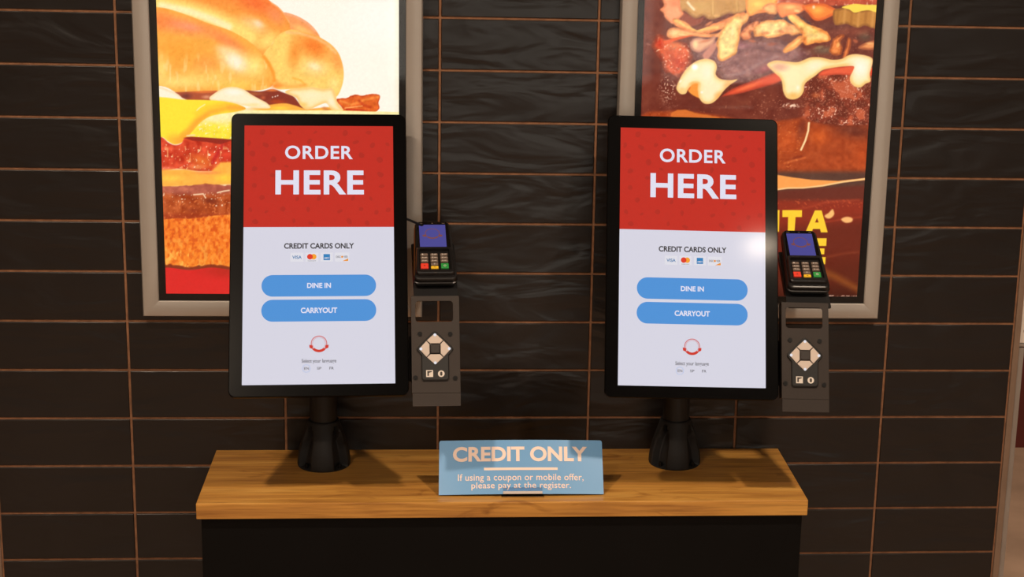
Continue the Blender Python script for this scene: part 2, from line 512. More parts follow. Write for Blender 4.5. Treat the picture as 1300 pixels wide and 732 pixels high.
class Sheet:
    """a print: X, Y are sheet coordinates of its points, C its ink colours"""
    def __init__(self, X, Y, base):
        self.X, self.Y = X, Y
        self.C = np.empty(X.shape + (3,)); self.C[:] = base
    def mask(self, pts, soft=0.7, smooth=True, rough=0.0, seed=0):
        P = spline(pts) if smooth else np.array(pts, float)
        pad = 2 + soft * 2 + rough * 2
        sel = (self.X > P[:, 0].min() - pad) & (self.X < P[:, 0].max() + pad) & (self.Y > P[:, 1].min() - pad) & (self.Y < P[:, 1].max() + pad)
        x, y = self.X[sel], self.Y[sel]
        if rough:
            x = x + rough * (fbm(x, y, 5, seed, 2) - 0.5) * 2
            y = y + rough * (fbm(x, y, 5, seed + 50, 2) - 0.5) * 2
        d = np.full(x.shape, 1e9); inside = np.zeros(x.shape, bool)
        Q = np.roll(P, -1, 0)
        for (ax, ay), (bx, by) in zip(P, Q):
            ex, ey = bx - ax, by - ay
            L = ex * ex + ey * ey
            if L < 1e-9: continue
            t = np.clip(((x - ax) * ex + (y - ay) * ey) / L, 0, 1)
            d = np.minimum(d, (x - ax - t * ex) ** 2 + (y - ay - t * ey) ** 2)
            c = ((ay > y) != (by > y)) & (x < ex * (y - ay) / (by - ay + 1e-12) + ax)
            inside ^= c
        sd = np.sqrt(d) * np.where(inside, 1, -1)
        m = np.zeros(self.X.shape)
        m[sel] = smoothstep(-soft, soft, sd)
        self.sd = np.full(self.X.shape, -9.0); self.sd[sel] = sd
        return m
    def fill(self, m, c, a=1.0):
        m = (m * a)[..., None]
        self.C = self.C * (1 - m) + np.array(c, float) * m
    def poly(self, pts, c, soft=0.7, a=1.0, smooth=True, rough=0.0, seed=0, rim=None, lit=None):
        m = self.mask(pts, soft, smooth, rough, seed); self.fill(m, c, a)
        if rim:                                           # printed modelling: the form turns away at its edge
            e = 1 - smoothstep(0.0, rim[1], self.sd + 1.5 * (fbm(self.X, self.Y, 6, 77, 2) - 0.5))
            self.fill(m * e, rim[0], rim[2])
        if lit:
            e = smoothstep(lit[1] * 0.3, lit[1], self.sd)
            self.fill(m * e, lit[0], lit[2])
        return m
    def blob(self, cx, cy, rx, ry, c, a=1.0, m=None, rot=0.0, hard=0.0):
        t = math.radians(rot)
        dx, dy = self.X - cx, self.Y - cy
        u = (dx * math.cos(t) + dy * math.sin(t)) / rx; v = (-dx * math.sin(t) + dy * math.cos(t)) / ry
        g = 1 - smoothstep(hard, 1.0, np.sqrt(u * u + v * v))
        if m is not None: g = g * m
        self.fill(g, c, a)
    def stroke(self, pts, w, c, a=1.0, m=None, soft=0.6):
        P = np.array(pts, float); d = np.full(self.X.shape, 1e9)
        for (ax, ay), (bx, by) in zip(P[:-1], P[1:]):
            ex, ey = bx - ax, by - ay; L = ex * ex + ey * ey + 1e-9
            t = np.clip(((self.X - ax) * ex + (self.Y - ay) * ey) / L, 0, 1)
            d = np.minimum(d, (self.X - ax - t * ex) ** 2 + (self.Y - ay - t * ey) ** 2)
        g = 1 - smoothstep(w / 2 - soft, w / 2 + soft, np.sqrt(d))
        if m is not None: g = g * m
        self.fill(g, c, a)
    def speck(self, m, c, s, thr, seed, a=1.0, sy=None):
        c_, s_ = math.cos(0.6 + seed), math.sin(0.6 + seed)
        v = vnoise((self.X * c_ + self.Y * s_) / s, (-self.X * s_ + self.Y * c_) / (sy or s), seed)
        self.fill(smoothstep(thr, min(1, thr + 0.1), v) * m, c, a)
    def mottle(self, m, amt, s, seed, o=3):
        v = (fbm(self.X, self.Y, s, seed, o) - 0.5) * 2 * amt
        self.C = np.clip(self.C + (m * v)[..., None] * np.array([1.0, 0.85, 0.6]), 0, 255)

def paint_breakfast(X, Y):
    S = Sheet(X, Y, (255, 247, 230))
    S.blob(490, 25, 90, 60, (255, 251, 240), 0.8)
    S.fill(smoothstep(498, 508, X), (252, 236, 205), 0.7)
    # upper strand of the plaited bun
    m = S.poly([(150, -60), (220, -52), (290, -34), (330, -8), (345, 3), (353, 8.5), (361, 17), (367, 26), (370, 37), (358, 44), (346, 54), (335, 71), (300, 60), (240, 36), (150, 20)], (253, 158, 66))
    S.blob(322, 2, 62, 22, (250, 112, 52), 0.95, m, 20)
    S.blob(262, -8, 70, 22, (253, 140, 58), 0.7, m, 12)
    S.blob(240, -40, 110, 22, (248, 112, 50), 0.9, m, 10)
    S.blob(350, 20, 22, 14, (252, 146, 92), 0.75, m, 45)
    S.blob(322, 32, 30, 15, (255, 212, 140), 0.85, m, 25)
    S.blob(328, 30, 11, 7, (255, 224, 184), 0.8, m, 30)
    S.stroke([(196, 2), (228, 9), (262, 19), (292, 32), (318, 47)], 20, (255, 226, 122), 0.9, m, 8)
    S.stroke([(205, 7), (240, 14.5), (268, 24), (290, 34)], 9, (255, 240, 182), 0.9, m, 4)
    S.blob(340, 52, 26, 17, (255, 222, 118), 0.95, m, -30)
    S.stroke([(345, 3), (354, 9), (362, 18), (368, 28)], 2.4, (255, 200, 150), 0.7, m, 1.2)
    S.mottle(m, 12, 3, 3)
    # small back strand
    m = S.poly([(360, 16), (375, 19.5), (389, 27), (399, 36), (406, 47), (398, 46), (385, 41), (370, 38), (367, 27)], (252, 158, 92))
    S.blob(384, 38, 22, 7, (255, 196, 108), 0.9, m, 25)
    S.stroke([(362, 17), (376, 21), (390, 29), (400, 39)], 3, (250, 172, 128), 0.8, m, 1.5)
    S.mottle(m, 10, 3, 4)
    # lobe at the end of the plait
    m = S.poly([(334, 72), (345, 56), (353, 45), (361, 40), (371, 37.5), (386, 40.5), (401, 45), (409, 49), (421, 57), (430, 68), (435, 82), (436.5, 95), (434.5, 108), (428, 122), (418, 124), (400, 116), (375, 113), (352, 113), (345, 104), (346, 90)], (255, 205, 104))
    S.blob(398, 58, 40, 26, (252, 130, 46), 1.0, m, 28)
    S.blob(374, 68, 14, 30, (253, 148, 56), 0.9, m, 8)
    S.blob(428, 76, 14, 26, (253, 152, 70), 0.8, m, -15)
    S.stroke([(364, 41), (380, 42), (400, 48), (415, 56), (426, 67)], 3.5, (255, 190, 120), 0.75, m, 1.8)
    S.blob(400, 86, 26, 16, (255, 216, 138), 0.95, m, 10)
    S.blob(399, 84, 13, 7, (255, 234, 180), 0.9, m, 20)
    S.blob(356, 76, 12, 36, (255, 216, 110), 0.85, m, 0)
    S.blob(400, 110, 46, 12, (255, 212, 110), 0.9, m)
    S.blob(424, 106, 12, 14, (255, 228, 140), 0.7, m)
    S.stroke([(372, 99), (382, 102), (387, 107)], 2.5, (253, 176, 64), 0.7, m, 1.2)
    S.stroke([(349, 102), (356, 108), (372, 110), (388, 108)], 5, (253, 158, 66), 0.6, m, 2.5)
    S.mottle(m, 15, 3, 5)
    # front strand
    m = S.poly([(150, 4), (199, 9), (216, 12), (240, 20), (263, 29), (290, 38), (311, 49), (325, 60), (334, 71.5), (343, 84), (347.5, 95), (346, 108), (333, 114), (312, 115), (298, 111), (276, 116), (250, 118), (226, 118), (204, 109), (150, 108)], (254, 172, 70))
    S.blob(220, 30, 90, 18, (253, 142, 86), 0.95, m, 12)
    S.blob(288, 52, 46, 13, (252, 138, 76), 0.9, m, 30)
    S.blob(205, 25, 18, 22, (253, 136, 62), 0.7, m, 0)
    S.blob(240, 34, 26, 8, (253, 154, 108), 0.9, m, 12)
    S.blob(224, 66, 50, 26, (254, 164, 58), 0.8, m)
    S.blob(262, 82, 26, 20, (254, 158, 72), 0.75, m)
    S.blob(204, 88, 18, 30, (255, 214, 112), 0.95, m)
    S.blob(230, 104, 60, 14, (255, 218, 120), 0.95, m)
    S.blob(322, 84, 26, 24, (255, 226, 126), 1.0, m, 40)
    S.blob(300, 108, 46, 12, (255, 204, 86), 0.9, m)
    S.blob(297, 76, 30, 19, (255, 224, 160), 0.95, m, 35)
    S.blob(299, 78, 17, 11, (255, 242, 208), 0.95, m, 40)
    S.blob(284, 64, 18, 9, (255, 214, 150), 0.7, m, 25)
    S.blob(270, 98, 90, 20, (255, 214, 112), 0.55, m)
    S.blob(296, 76, 34, 22, (255, 232, 176), 0.6, m, 35)
    S.blob(300, 79, 20, 13, (255, 244, 216), 0.8, m, 40)
    S.mottle(m, 12, 4, 6)
    v = fbm(X, Y / 3.5, 4, 61, 2)
    S.fill(m * smoothstep(0.58, 0.75, v) * smoothstep(60, 85, Y), (255, 232, 160), 0.4)
    S.stroke([(335, 72), (341, 80), (347, 92), (348, 102)], 4, (252, 150, 46), 0.85, None, 1.6)
    S.blob(350, 109, 12, 6, (252, 134, 48), 0.8)
    # filling between bun and cheese
    lay = smoothstep(109, 111, Y) * 0
    m = S.poly([(222, 117), (245, 116), (275, 115), (283, 120), (275, 128), (232, 128)], (178, 82, 52), 1.0, smooth=False)
    S.blob(236, 122, 12, 6, (116, 52, 48), 0.9, m)
    S.blob(258, 116, 26, 3.5, (250, 128, 56), 0.9, m)
    S.blob(262, 123, 9, 4, (244, 170, 130), 0.7, m)
    m = S.poly([(196, 112), (204, 110.5), (214, 114), (225, 119), (231, 124), (235, 127.5), (196, 127)], (255, 242, 214), rim=((250, 205, 150), 4, 0.5))
    m = S.poly([(306, 115), (330, 116), (346, 113), (360, 117.5), (372, 122), (379, 130), (385, 139), (340, 138), (318, 128)], (140, 52, 36), 0.9)
    S.blob(322, 119, 22, 4, (176, 92, 52), 0.9, m)
    S.blob(345, 114, 16, 3.5, (246, 130, 60), 0.9, m)
    S.blob(352, 129, 16, 5, (182, 64, 28), 0.9, m)
    S.blob(334, 124, 5, 4, (206, 100, 60), 0.8, m)
    for a, b in ((346, 123.2), (349.5, 122.4), (352.5, 121.4)): S.blob(a, b, 1.5, 1.5, (255, 236, 220), 1.0)
    m = S.poly([(336, 134), (360, 131), (375, 134), (390, 138), (420, 136), (436, 142), (436, 150), (300, 150), (300, 140)], (254, 176, 66), 1.0)
    S.blob(355, 137, 20, 4, (255, 214, 70), 0.9, m)
    S.blob(392, 141, 22, 4, (240, 126, 50), 0.8, m)
    m = S.poly([(266, 124), (273, 118), (284, 112), (297, 110.5), (310, 114), (319, 120), (330, 126), (339, 131), (342.5, 137), (326, 137), (308, 133.5), (288, 130), (270, 128)], (255, 238, 200), rim=((254, 206, 130), 4, 0.55))
    S.blob(297, 117, 18, 7, (255, 246, 226), 0.9, m)
    S.blob(322, 133, 16, 4, (255, 224, 150), 0.8, m)
    m = S.poly([(362, 117), (372, 112.5), (383, 112), (396, 110.5), (410, 113), (421, 112), (425, 118), (428, 127), (432, 135), (438, 139.5), (431, 142), (421, 139), (414.5, 131), (406, 133), (396, 137.5), (388, 138.5), (381, 133), (376, 124)], (255, 228, 164), rim=((252, 190, 104), 5, 0.7), lit=((255, 238, 190), 7, 0.6))
    S.blob(385, 133, 10, 6, (254, 204, 108), 0.9, m)
    S.blob(395, 121, 18, 6, (255, 238, 190), 0.9, m)
    S.blob(420, 130, 8, 8, (255, 238, 204), 0.8, m)
    S.blob(412, 137, 6, 3, (206, 110, 66), 0.6); S.blob(415, 140, 8, 3, (190, 76, 46), 0.8)
    m = S.poly([(428, 125.5), (436, 125), (446, 122), (453, 120), (461, 121), (472, 119.5), (482, 121), (481, 130), (482, 138), (474, 142.5), (455, 144), (436, 142), (436, 138), (431, 133)], (228, 100, 36), 0.6, rough=1.0, rim=((196, 60, 26), 3, 0.6))
    S.stroke([(432, 128), (446, 133), (462, 127), (480, 123)], 3, (246, 140, 60), 0.8, m, 1.5)
    S.stroke([(440, 139), (456, 140), (470, 142)], 2.5, (196, 40, 24), 0.9, m, 1.2)
    S.stroke([(456, 128), (462, 134), (470, 136)], 3, (196, 58, 24), 0.7, m, 1.5)
    S.stroke([(438, 137), (460, 134.5)], 1.2, (255, 180, 110), 0.8, m, 0.7)
    S.mottle(m, 26, 4, 9)
    # egg
    m = S.poly([(236, 176), (244, 160), (258, 148), (275, 143), (300, 140), (420, 140), (520, 143), (520, 176), (320, 178)], (255, 226, 62), 0.8, smooth=False)
    S.fill(m * (1 - smoothstep(150, 164, Y + 8 * (fbm(X, Y, 8, 21) - 0.5))), (255, 240, 178), 0.95)
    S.speck(m * smoothstep(148, 158, Y), (255, 246, 214), 1.8, 0.80, 22, 0.8)
    S.mottle(m, 18, 4, 23)
    S.blob(310, 138, 26, 5, (255, 246, 222), 0.8)
    # cheese
    m = S.poly([(190, 126.5), (235, 126.5), (262, 127), (284, 128.5), (302, 132.5), (312, 138), (298, 142), (280, 144.5), (266, 148), (255, 155), (245, 166), (236, 176), (229, 181.5), (221, 183), (213, 179), (206, 174), (190, 172)], (255, 226, 56), 0.8)
    S.blob(222, 178, 18, 14, (254, 178, 56), 0.85, m)
    S.stroke([(310, 137), (286, 136), (266, 142), (250, 155), (238, 170), (228, 180)], 9, (253, 166, 52), 0.95, m, 5)
    S.stroke([(284, 133.5), (262, 137.5), (250, 144)], 8, (255, 204, 52), 0.7, m, 4)
    S.stroke([(260, 132.5), (253, 137), (250, 140)], 1.3, (255, 244, 170), 0.9, m, 0.8)
    S.blob(232, 171, 12, 6, (254, 172, 50), 0.7, m, -50)
    # bacon
    m = S.poly([(190, 173), (205, 174), (214, 181), (222, 184), (230, 182), (237, 174), (262, 175), (292, 177), (520, 178), (520, 214), (300, 214), (275, 217), (250, 217), (225, 214), (190, 216)], (214, 66, 38), 0.9)
    S.mottle(m, 48, 7, 31)
    S.blob(256, 204, 30, 13, (236, 118, 44), 0.8, m, 15)
    S.blob(250, 212, 18, 5, (246, 150, 84), 0.8, m)
    S.stroke([(283, 184), (276, 195), (270, 206)], 5, (196, 34, 34), 0.8, m, 2)
    S.blob(288, 198, 10, 14, (226, 62, 40), 0.8, m)
    S.speck(m * smoothstep(180, 186, Y), (255, 222, 190), 1.7, 0.84, 33, 0.95, 2.4)
    S.speck(m * smoothstep(180, 190, Y), (255, 196, 130), 3.2, 0.80, 34, 0.55, 4.5)
    S.poly([(233, 175), (242, 173.5), (262, 174.5), (284, 176), (300, 177.5), (520, 178), (520, 183), (292, 179), (280, 183), (262, 180), (245, 178.5)], (150, 40, 28), 0.9, smooth=False)
    S.poly([(237, 171.5), (246, 170.5), (248, 172), (238, 173)], (255, 214, 150), 0.7)
    S.blob(208, 214, 20, 5, (250, 126, 92), 0.8)
    # melted cheese
    m = S.poly([(190, 217), (212, 215), (235, 214.5), (252, 217.5), (268, 217.5), (280, 206), (300, 205), (520, 206), (520, 236), (300, 234), (190, 238)], (255, 178, 70), 2.0, smooth=False)
    S.blob(216, 226, 26, 7, (255, 202, 74), 0.9, m)
    S.blob(286, 226, 22, 9, (255, 206, 66), 0.9, m)
    S.blob(262, 219, 26, 4, (252, 140, 76), 0.8, m)
    S.mottle(m, 10, 5, 41)
    # patty
    m = S.poly([(190, 238), (206, 236.5), (228, 236), (244, 235), (260, 233), (272, 234), (285, 235.5), (300, 236), (520, 236), (520, 280), (190, 282)], (182, 78, 34), 1.2, smooth=False, rough=1.2)
    S.fill(m * (1 - smoothstep(243, 250, Y + 6 * (fbm(X, Y, 9, 44) - 0.5))), (188, 98, 76), 0.95)
    S.mottle(m, 42, 8, 42)
    S.blob(268, 255, 20, 6, (120, 42, 24), 0.8, m, 8)
    S.blob(246, 267, 14, 5, (140, 46, 22), 0.7, m)
    S.fill(m * smoothstep(268, 275, Y), (160, 50, 26), 0.6)
    S.speck(m * smoothstep(242, 246, Y) * (1 - smoothstep(252, 262, Y)), (255, 226, 190), 1.9, 0.83, 45, 1.0, 1.6)
    S.speck(m * smoothstep(250, 256, Y), (236, 128, 70), 2.2, 0.74, 46, 0.6)
    S.blob(274.5, 261, 1.6, 1.6, (255, 240, 214)); S.blob(282, 260.5, 1.5, 2, (255, 236, 206))
    S.stroke([(246, 247), (258, 246), (261, 251)], 1.6, (255, 220, 180), 0.9, m)
    S.stroke([(276, 244.5), (284, 242.5), (291, 241.5)], 1.6, (255, 222, 180), 0.9, m)
    # toasted underside of the bun
    m = S.poly([(190, 280), (208, 278.5), (222, 277), (240, 277.5), (256, 276), (272, 273.5), (300, 272), (520, 272), (520, 343), (190, 341)], (244, 122, 38), 1.0, smooth=False)
    v = fbm(X, Y / 1.3, 3.4, 51, 3)
    S.fill(m * (1 - smoothstep(0.30, 0.48, v)), (214, 78, 24), 0.75)
    S.fill(m * smoothstep(0.54, 0.72, v), (255, 152, 62), 0.8)
    w = smoothstep(298, 325, Y) * (1 - smoothstep(235, 275, X) * 0.6)
    v2 = fbm(X, Y / 2.0, 4.5, 57, 3)
    S.fill(m * w * smoothstep(0.56, 0.72, v2), (255, 200, 96), 0.9)
    S.fill(m * smoothstep(296, 330, Y), (255, 150, 46), 0.3)
    e = 340 + 1.5 * np.sin(X / 9.0)
    S.fill(smoothstep(e - 4, e - 1.5, Y + 3 * (fbm(X, Y, 4, 58, 2) - 0.4)), (126, 44, 26), 0.9)
    # red field
    S.fill(smoothstep(e + 0.2, e + 1.8, Y), (219, 42, 38))
    S.fill(smoothstep(e + 0.5, e + 2, Y) * (1 - smoothstep(343, 358, Y)) * smoothstep(240, 290, X), (184, 42, 30), 0.8)
    return S.C

def paint_pretzel(X, Y):
    S = Sheet(X, Y, (104, 42, 30))
    S.mottle(np.ones(X.shape), 16, 40, 100)
    S.fill(1 - smoothstep(40, 120, Y), (126, 66, 54), 0.7)
    one = np.ones(X.shape)
    # bun above the frame
    m = S.poly([(835, -10), (850, -70), (900, -100), (980, -112), (1060, -100), (1110, -60), (1118, -10)], (184, 92, 44), 2)
    S.blob(970, -80, 110, 34, (222, 136, 74), 0.8, m)
    S.mottle(m, 16, 6, 101)
    S.poly([(850, -12), (1118, -14), (1116, 4), (985, 5), (950, -2), (845, 0)], (204, 92, 60), 2, smooth=False)
    # bacon strip
    m = S.poly([(980, -3), (1118, -5), (1114, 6), (1085, 6.5), (1060, 7.5), (1030, 5), (985, 5.5)], (196, 84, 58), 1.2, smooth=False, rough=1)
    S.speck(m, (248, 190, 160), 2.2, 0.74, 103, 0.7)
    # left relish
    m = S.poly([(828, 58), (836, 44), (845, 47), (862, 52), (876, 60), (878, 76), (866, 96), (848, 96), (838, 74)], (222, 92, 54), 1.5, rough=1.5, rim=((120, 46, 32), 7, 0.85))
    S.blob(856, 58, 18, 8, (250, 140, 84), 0.8, m)
    S.blob(838, 55, 9, 10, (216, 62, 36), 0.9, m)
    S.blob(862, 80, 12, 14, (206, 62, 36), 0.8, m)
    S.speck(m, (255, 206, 170), 2.0, 0.80, 104, 0.8)
    S.mottle(m, 22, 4, 105)
    # purple onion
    m = S.poly([(878, 50), (905, 46), (940, 52), (975, 48), (1010, 58), (1030, 70), (1000, 84), (960, 100), (925, 104), (905, 84), (882, 74)], (152, 98, 92), 3, rim=((116, 66, 58), 10, 0.9))
    S.blob(940, 58, 26, 10, (178, 112, 116), 0.7, m, 10)
    S.stroke([(914, 98), (945, 92), (965, 80), (985, 72)], 3, (176, 140, 134), 0.45, m, 2.5)
    S.stroke([(930, 66), (960, 62), (990, 66)], 5, (112, 66, 62), 0.6, m, 4)
    S.stroke([(905, 88), (935, 80), (960, 72)], 4, (124, 74, 70), 0.5, m, 3)
    S.mottle(m, 22, 5, 140)
    S.speck(m, (196, 166, 160), 2.0, 0.86, 106, 0.6)
    S.blob(975, 86, 28, 7, (192, 96, 98), 0.6, m, -20)
    # far shadows, moss green lettuce
    S.blob(1046, 64, 26, 8, (128, 104, 80), 0.8, None, -5)
    S.blob(1098, 46, 16, 12, (106, 84, 66), 0.8)
    S.blob(1060, 34, 40, 10, (118, 66, 56), 0.9)
    S.blob(1085, 40, 40, 8, (150, 76, 56), 0.6)
    S.poly([(985, 20), (1008, 18), (1030, 30), (1010, 34), (985, 30)], (98, 66, 62), 2)
    S.mottle(1 - smoothstep(130, 160, Y), 20, 6, 141)
    S.speck(1 - smoothstep(90, 130, Y), (186, 120, 100), 2.2, 0.86, 142, 0.6)
    # pickle
    m = S.poly([(860, -14), (950, -14), (949, 8), (944, 15), (934, 18), (926, 16.5), (917, 20), (907, 24), (899, 24), (893, 20), (884, 23), (877, 20), (870, 14), (862, 12)], (212, 152, 88), 1.0, rim=((160, 100, 58), 4, 0.7))
    S.blob(890, 8, 22, 12, (226, 174, 100), 0.7, m)
    S.blob(926, 8, 18, 10, (196, 136, 70), 0.7, m)
    S.stroke([(873, 3), (877, 8), (881, 12)], 3, (255, 232, 190), 0.9, m, 1.5)
    S.stroke([(905, 0), (905, 18)], 1.4, (240, 196, 120), 0.6, m)
    S.stroke([(935, 0), (936, 14)], 1.4, (240, 190, 110), 0.6, m)
    S.mottle(m, 12, 4, 107)
    S.poly([(866, 15), (874, 19), (880, 23), (887, 24), (893, 22), (889, 29), (876, 33), (864, 24)], (158, 76, 56), 1.2)
    # onion strings upper left
    m = S.poly([(838, 12), (843, 7), (842, -6), (860, -6), (864, 10), (868, 17), (862, 24), (856, 31), (846, 24), (842, 16)], (252, 166, 116), 0.9, rough=0.8, rim=((226, 112, 66), 4, 0.6))
    S.blob(856, 4, 12, 9, (250, 132, 84), 0.7, m)
    S.mottle(m, 12, 4, 108)
    m = S.poly([(854, 24), (862, 24), (871, 29), (880, 36), (888, 38), (899, 33), (912, 28), (926, 22), (938, 17), (946, 17), (936, 26), (924, 34), (910, 39), (896, 44), (882, 44), (868, 38), (857, 32)], (248, 152, 90), 0.9, rough=0.9, rim=((222, 110, 60), 3.5, 0.7))
    S.stroke([(858, 26), (872, 33), (886, 39), (898, 36), (910, 35)], 4, (255, 208, 118), 0.9, m, 2)
    S.mottle(m, 40, 4.5, 109)
    m = S.poly([(848, 38), (857, 35), (872, 39), (890, 42), (908, 43), (924, 37), (914, 46), (896, 47), (876, 46), (858, 49), (847, 46)], (253, 176, 112), 0.9, rough=0.8, rim=((224, 120, 66), 3.5, 0.7))
    S.blob(855, 41, 9, 5, (255, 218, 150), 0.9, m)
    S.mottle(m, 36, 4.5, 110)
    S.poly([(843, 52), (858, 48), (880, 45), (860, 51), (846, 56)], (236, 96, 50), 1.0)
    m = S.poly([(876, 56), (880, 50), (888, 48), (898, 50), (908, 46), (905, 56), (896, 62), (888, 66), (880, 64)], (250, 186, 140), 1.2, a=0.9, rim=((190, 116, 100), 4, 0.7))
    S.blob(883, 56, 5, 8, (255, 226, 160), 0.9, m)
    S.poly([(892, 70), (900, 60), (912, 52), (906, 66), (897, 76)], (226, 146, 120), 1.5, a=0.8)
    # big fried strip
    m = S.poly([(913, 44), (917, 36), (925, 27), (933, 20), (943, 18), (951, 17), (949, 26), (941, 34), (939, 46), (937, 58), (934, 68), (925, 74), (917, 78), (911, 74), (911, 64), (909, 55)], (255, 208, 122), 0.8, rough=1.0, rim=((226, 118, 58), 4.5, 0.75), lit=((255, 226, 150), 7, 0.6))
    S.blob(925, 52, 12, 22, (255, 222, 140), 0.8, m, 12)
    S.blob(944, 22, 10, 6, (253, 168, 100), 0.8, m)
    S.blob(935, 62, 5, 14, (250, 176, 100), 0.7, m)
    S.mottle(m, 40, 4.5, 111)
    m = S.poly([(939, 44), (946, 36), (954, 29), (963, 27), (960, 36), (953, 42), (953, 48), (946, 50)], (242, 150, 94), 0.9, rough=1.0, rim=((190, 92, 56), 4, 0.7))
    S.mottle(m, 46, 4, 112)
    # cheese at the top
    m = S.poly([(947, 8), (952, -8), (990, -10), (986, 4), (986, 12), (976, 15), (962, 17), (951, 20)], (255, 186, 92), 0.9, rim=((244, 120, 60), 4, 0.7))
    S.blob(962, 5, 12, 6, (255, 220, 110), 0.9, m)
    S.blob(970, 14, 14, 4, (248, 124, 70), 0.8, m)
    # orange drips
    m = S.poly([(986, 5), (1000, 3), (1018, 5), (1024, 9), (1014, 17), (1000, 20), (992, 22), (987, 14)], (252, 150, 84), 1.0, rim=((226, 96, 52), 4, 0.7))
    S.blob(1003, 9, 12, 5, (255, 206, 122), 0.9, m)
    m = S.poly([(1018, 8), (1030, 5), (1046, 5), (1058, 10), (1064, 15), (1054, 21), (1042, 26), (1033, 25), (1026, 17)], (250, 138, 62), 1.0, rim=((224, 88, 44), 5, 0.8))
    S.blob(1038, 13, 12, 8, (255, 186, 84), 0.9, m)
    S.blob(1033, 9, 3, 4, (255, 232, 190), 0.9, m)
    m = S.poly([(968, 10), (976, 4), (984, 5), (987, 14), (984, 18), (976, 17)], (254, 186, 116), 0.8, rough=1.0, rim=((222, 120, 66), 4, 0.7))
    S.mottle(m, 22, 3, 113)
    # crisp piece in the middle
    m = S.poly([(957, 38), (962, 31), (970, 26), (980, 26), (992, 25), (1003, 30), (1016, 37), (1018, 42), (1008, 44), (998, 42), (988, 46), (974, 48), (966, 45), (959, 46)], (254, 196, 116), 0.8, rough=1.4, rim=((226, 118, 58), 4.5, 0.75), lit=((255, 226, 150), 7, 0.6))
    S.blob(975, 33, 14, 7, (255, 222, 142), 0.9, m)
    S.blob(1002, 37, 14, 8, (246, 148, 92), 0.8, m)
    S.mottle(m, 48, 4.5, 114)
    # long fry with its fork
    m = S.poly([(1000, 21), (1006, 18.5), (1014, 22), (1024, 29), (1034, 33), (1046, 38), (1053, 45), (1054, 51), (1046, 54), (1034, 54), (1024, 57), (1017, 51), (1019, 44), (1012, 35), (1004, 27)], (252, 172, 86), 0.8, rough=1.1, rim=((226, 118, 58), 4.5, 0.75), lit=((255, 226, 150), 7, 0.6))
    S.stroke([(1004, 22), (1018, 31), (1034, 40)], 7, (255, 208, 110), 0.85, m, 3)
    S.blob(1022, 50, 8, 7, (248, 128, 60), 0.7, m)
    S.mottle(m, 48, 4.5, 115)
    m = S.poly([(994, 64), (1000, 57), (1008, 50), (1016, 45.5), (1020, 47), (1017, 55), (1008, 62), (998, 67)], (254, 190, 100), 0.8, rough=0.6, rim=((226, 118, 58), 4.5, 0.75), lit=((255, 226, 150), 7, 0.6))
    S.blob(1003, 62, 8, 4, (248, 150, 70), 0.7, m, -30)
    S.mottle(m, 16, 3.5, 116)
    # right: cheese and crinkle pickle
    m = S.poly([(1058, 14), (1066, 11), (1074, 10), (1086, 15), (1096, 13), (1114, 14), (1112, 34), (1106, 35), (1098, 32), (1090, 35), (1082, 33), (1074, 30), (1060, 31)], (196, 130, 62), 1.0, rim=((130, 76, 42), 4, 0.7))
    for k in range(6): S.stroke([(1064 + k * 9, 12), (1062 + k * 9, 33)], 3.2, (222, 158, 84) if k % 2 else (166, 104, 48), 0.6, m, 1.8)
    S.poly([(1069, 9), (1084, 5), (1098, 6), (1116, 7), (1114, 15.5), (1103, 13), (1094, 14), (1085, 16), (1078, 12)], (255, 216, 84), 0.8)
    # crisp bits at the right
    m = S.poly([(1054, 60), (1058, 50), (1066, 44), (1072, 45), (1067, 52), (1069, 60), (1068, 68), (1060, 70), (1053, 66)], (236, 132, 66), 0.9, rough=1.0, rim=((140, 60, 36), 4, 0.8))
    S.mottle(m, 30, 3, 117)
    m = S.poly([(1070, 72), (1074, 60), (1077, 48), (1080, 52), (1078, 64), (1074, 73)], (230, 124, 66), 0.9, rough=0.6, rim=((140, 60, 36), 2.5, 0.8))
    S.blob(1072, 56, 4, 8, (110, 46, 34), 0.8)
    m = S.poly([(1090, 60), (1100, 54), (1112, 52), (1112, 62), (1102, 63), (1094, 62)], (242, 152, 90), 1.2, rim=((150, 70, 46), 4, 0.8))
    S.blob(1104, 55, 9, 2.5, (255, 190, 120), 0.8, m)
    for cx_, cy_, rx_, ry_, ro_, c_ in ((870, 30, 9, 2.5, 35, (246, 160, 96)), (900, 30, 8, 2.5, -30, (240, 140, 86)), (895, 52, 10, 2.6, -15, (226, 132, 92)), (930, 40, 3, 8, 10, (255, 232, 160)),
            (955, 52, 7, 2.5, 10, (196, 104, 70)), (980, 56, 9, 3, -8, (168, 88, 66)), (1012, 14, 6, 2.5, 10, (255, 214, 140)), (1048, 46, 6, 3, 30, (255, 206, 120)), (1028, 36, 8, 3, 35, (255, 224, 140)),
            (1064, 57, 3, 5, 20, (255, 184, 104)), (1061, 65, 4, 3, 0, (250, 150, 80)), (972, 42, 8, 3, 0, (236, 140, 84)), (992, 40, 7, 3, 15, (230, 128, 78)), (866, 44, 8, 2, 5, (255, 214, 140)),
            (1086, 52, 5, 3, 30, (190, 96, 62)), (1040, 60, 9, 3, -10, (150, 118, 84)), (910, 20, 6, 3, 0, (236, 180, 110))):
        S.blob(cx_, cy_, rx_, ry_, c_, 0.8, None, ro_, 0.3)
    # tomato edge
    m = S.poly([(915, 124), (930, 113), (955, 103), (985, 92), (1010, 84), (1020, 92), (1000, 103), (970, 110), (945, 117), (925, 122)], (226, 84, 52), 1.2, rim=((166, 50, 34), 4, 0.6))
    S.blob(950, 110, 26, 4, (250, 128, 74), 0.7, m, -20)
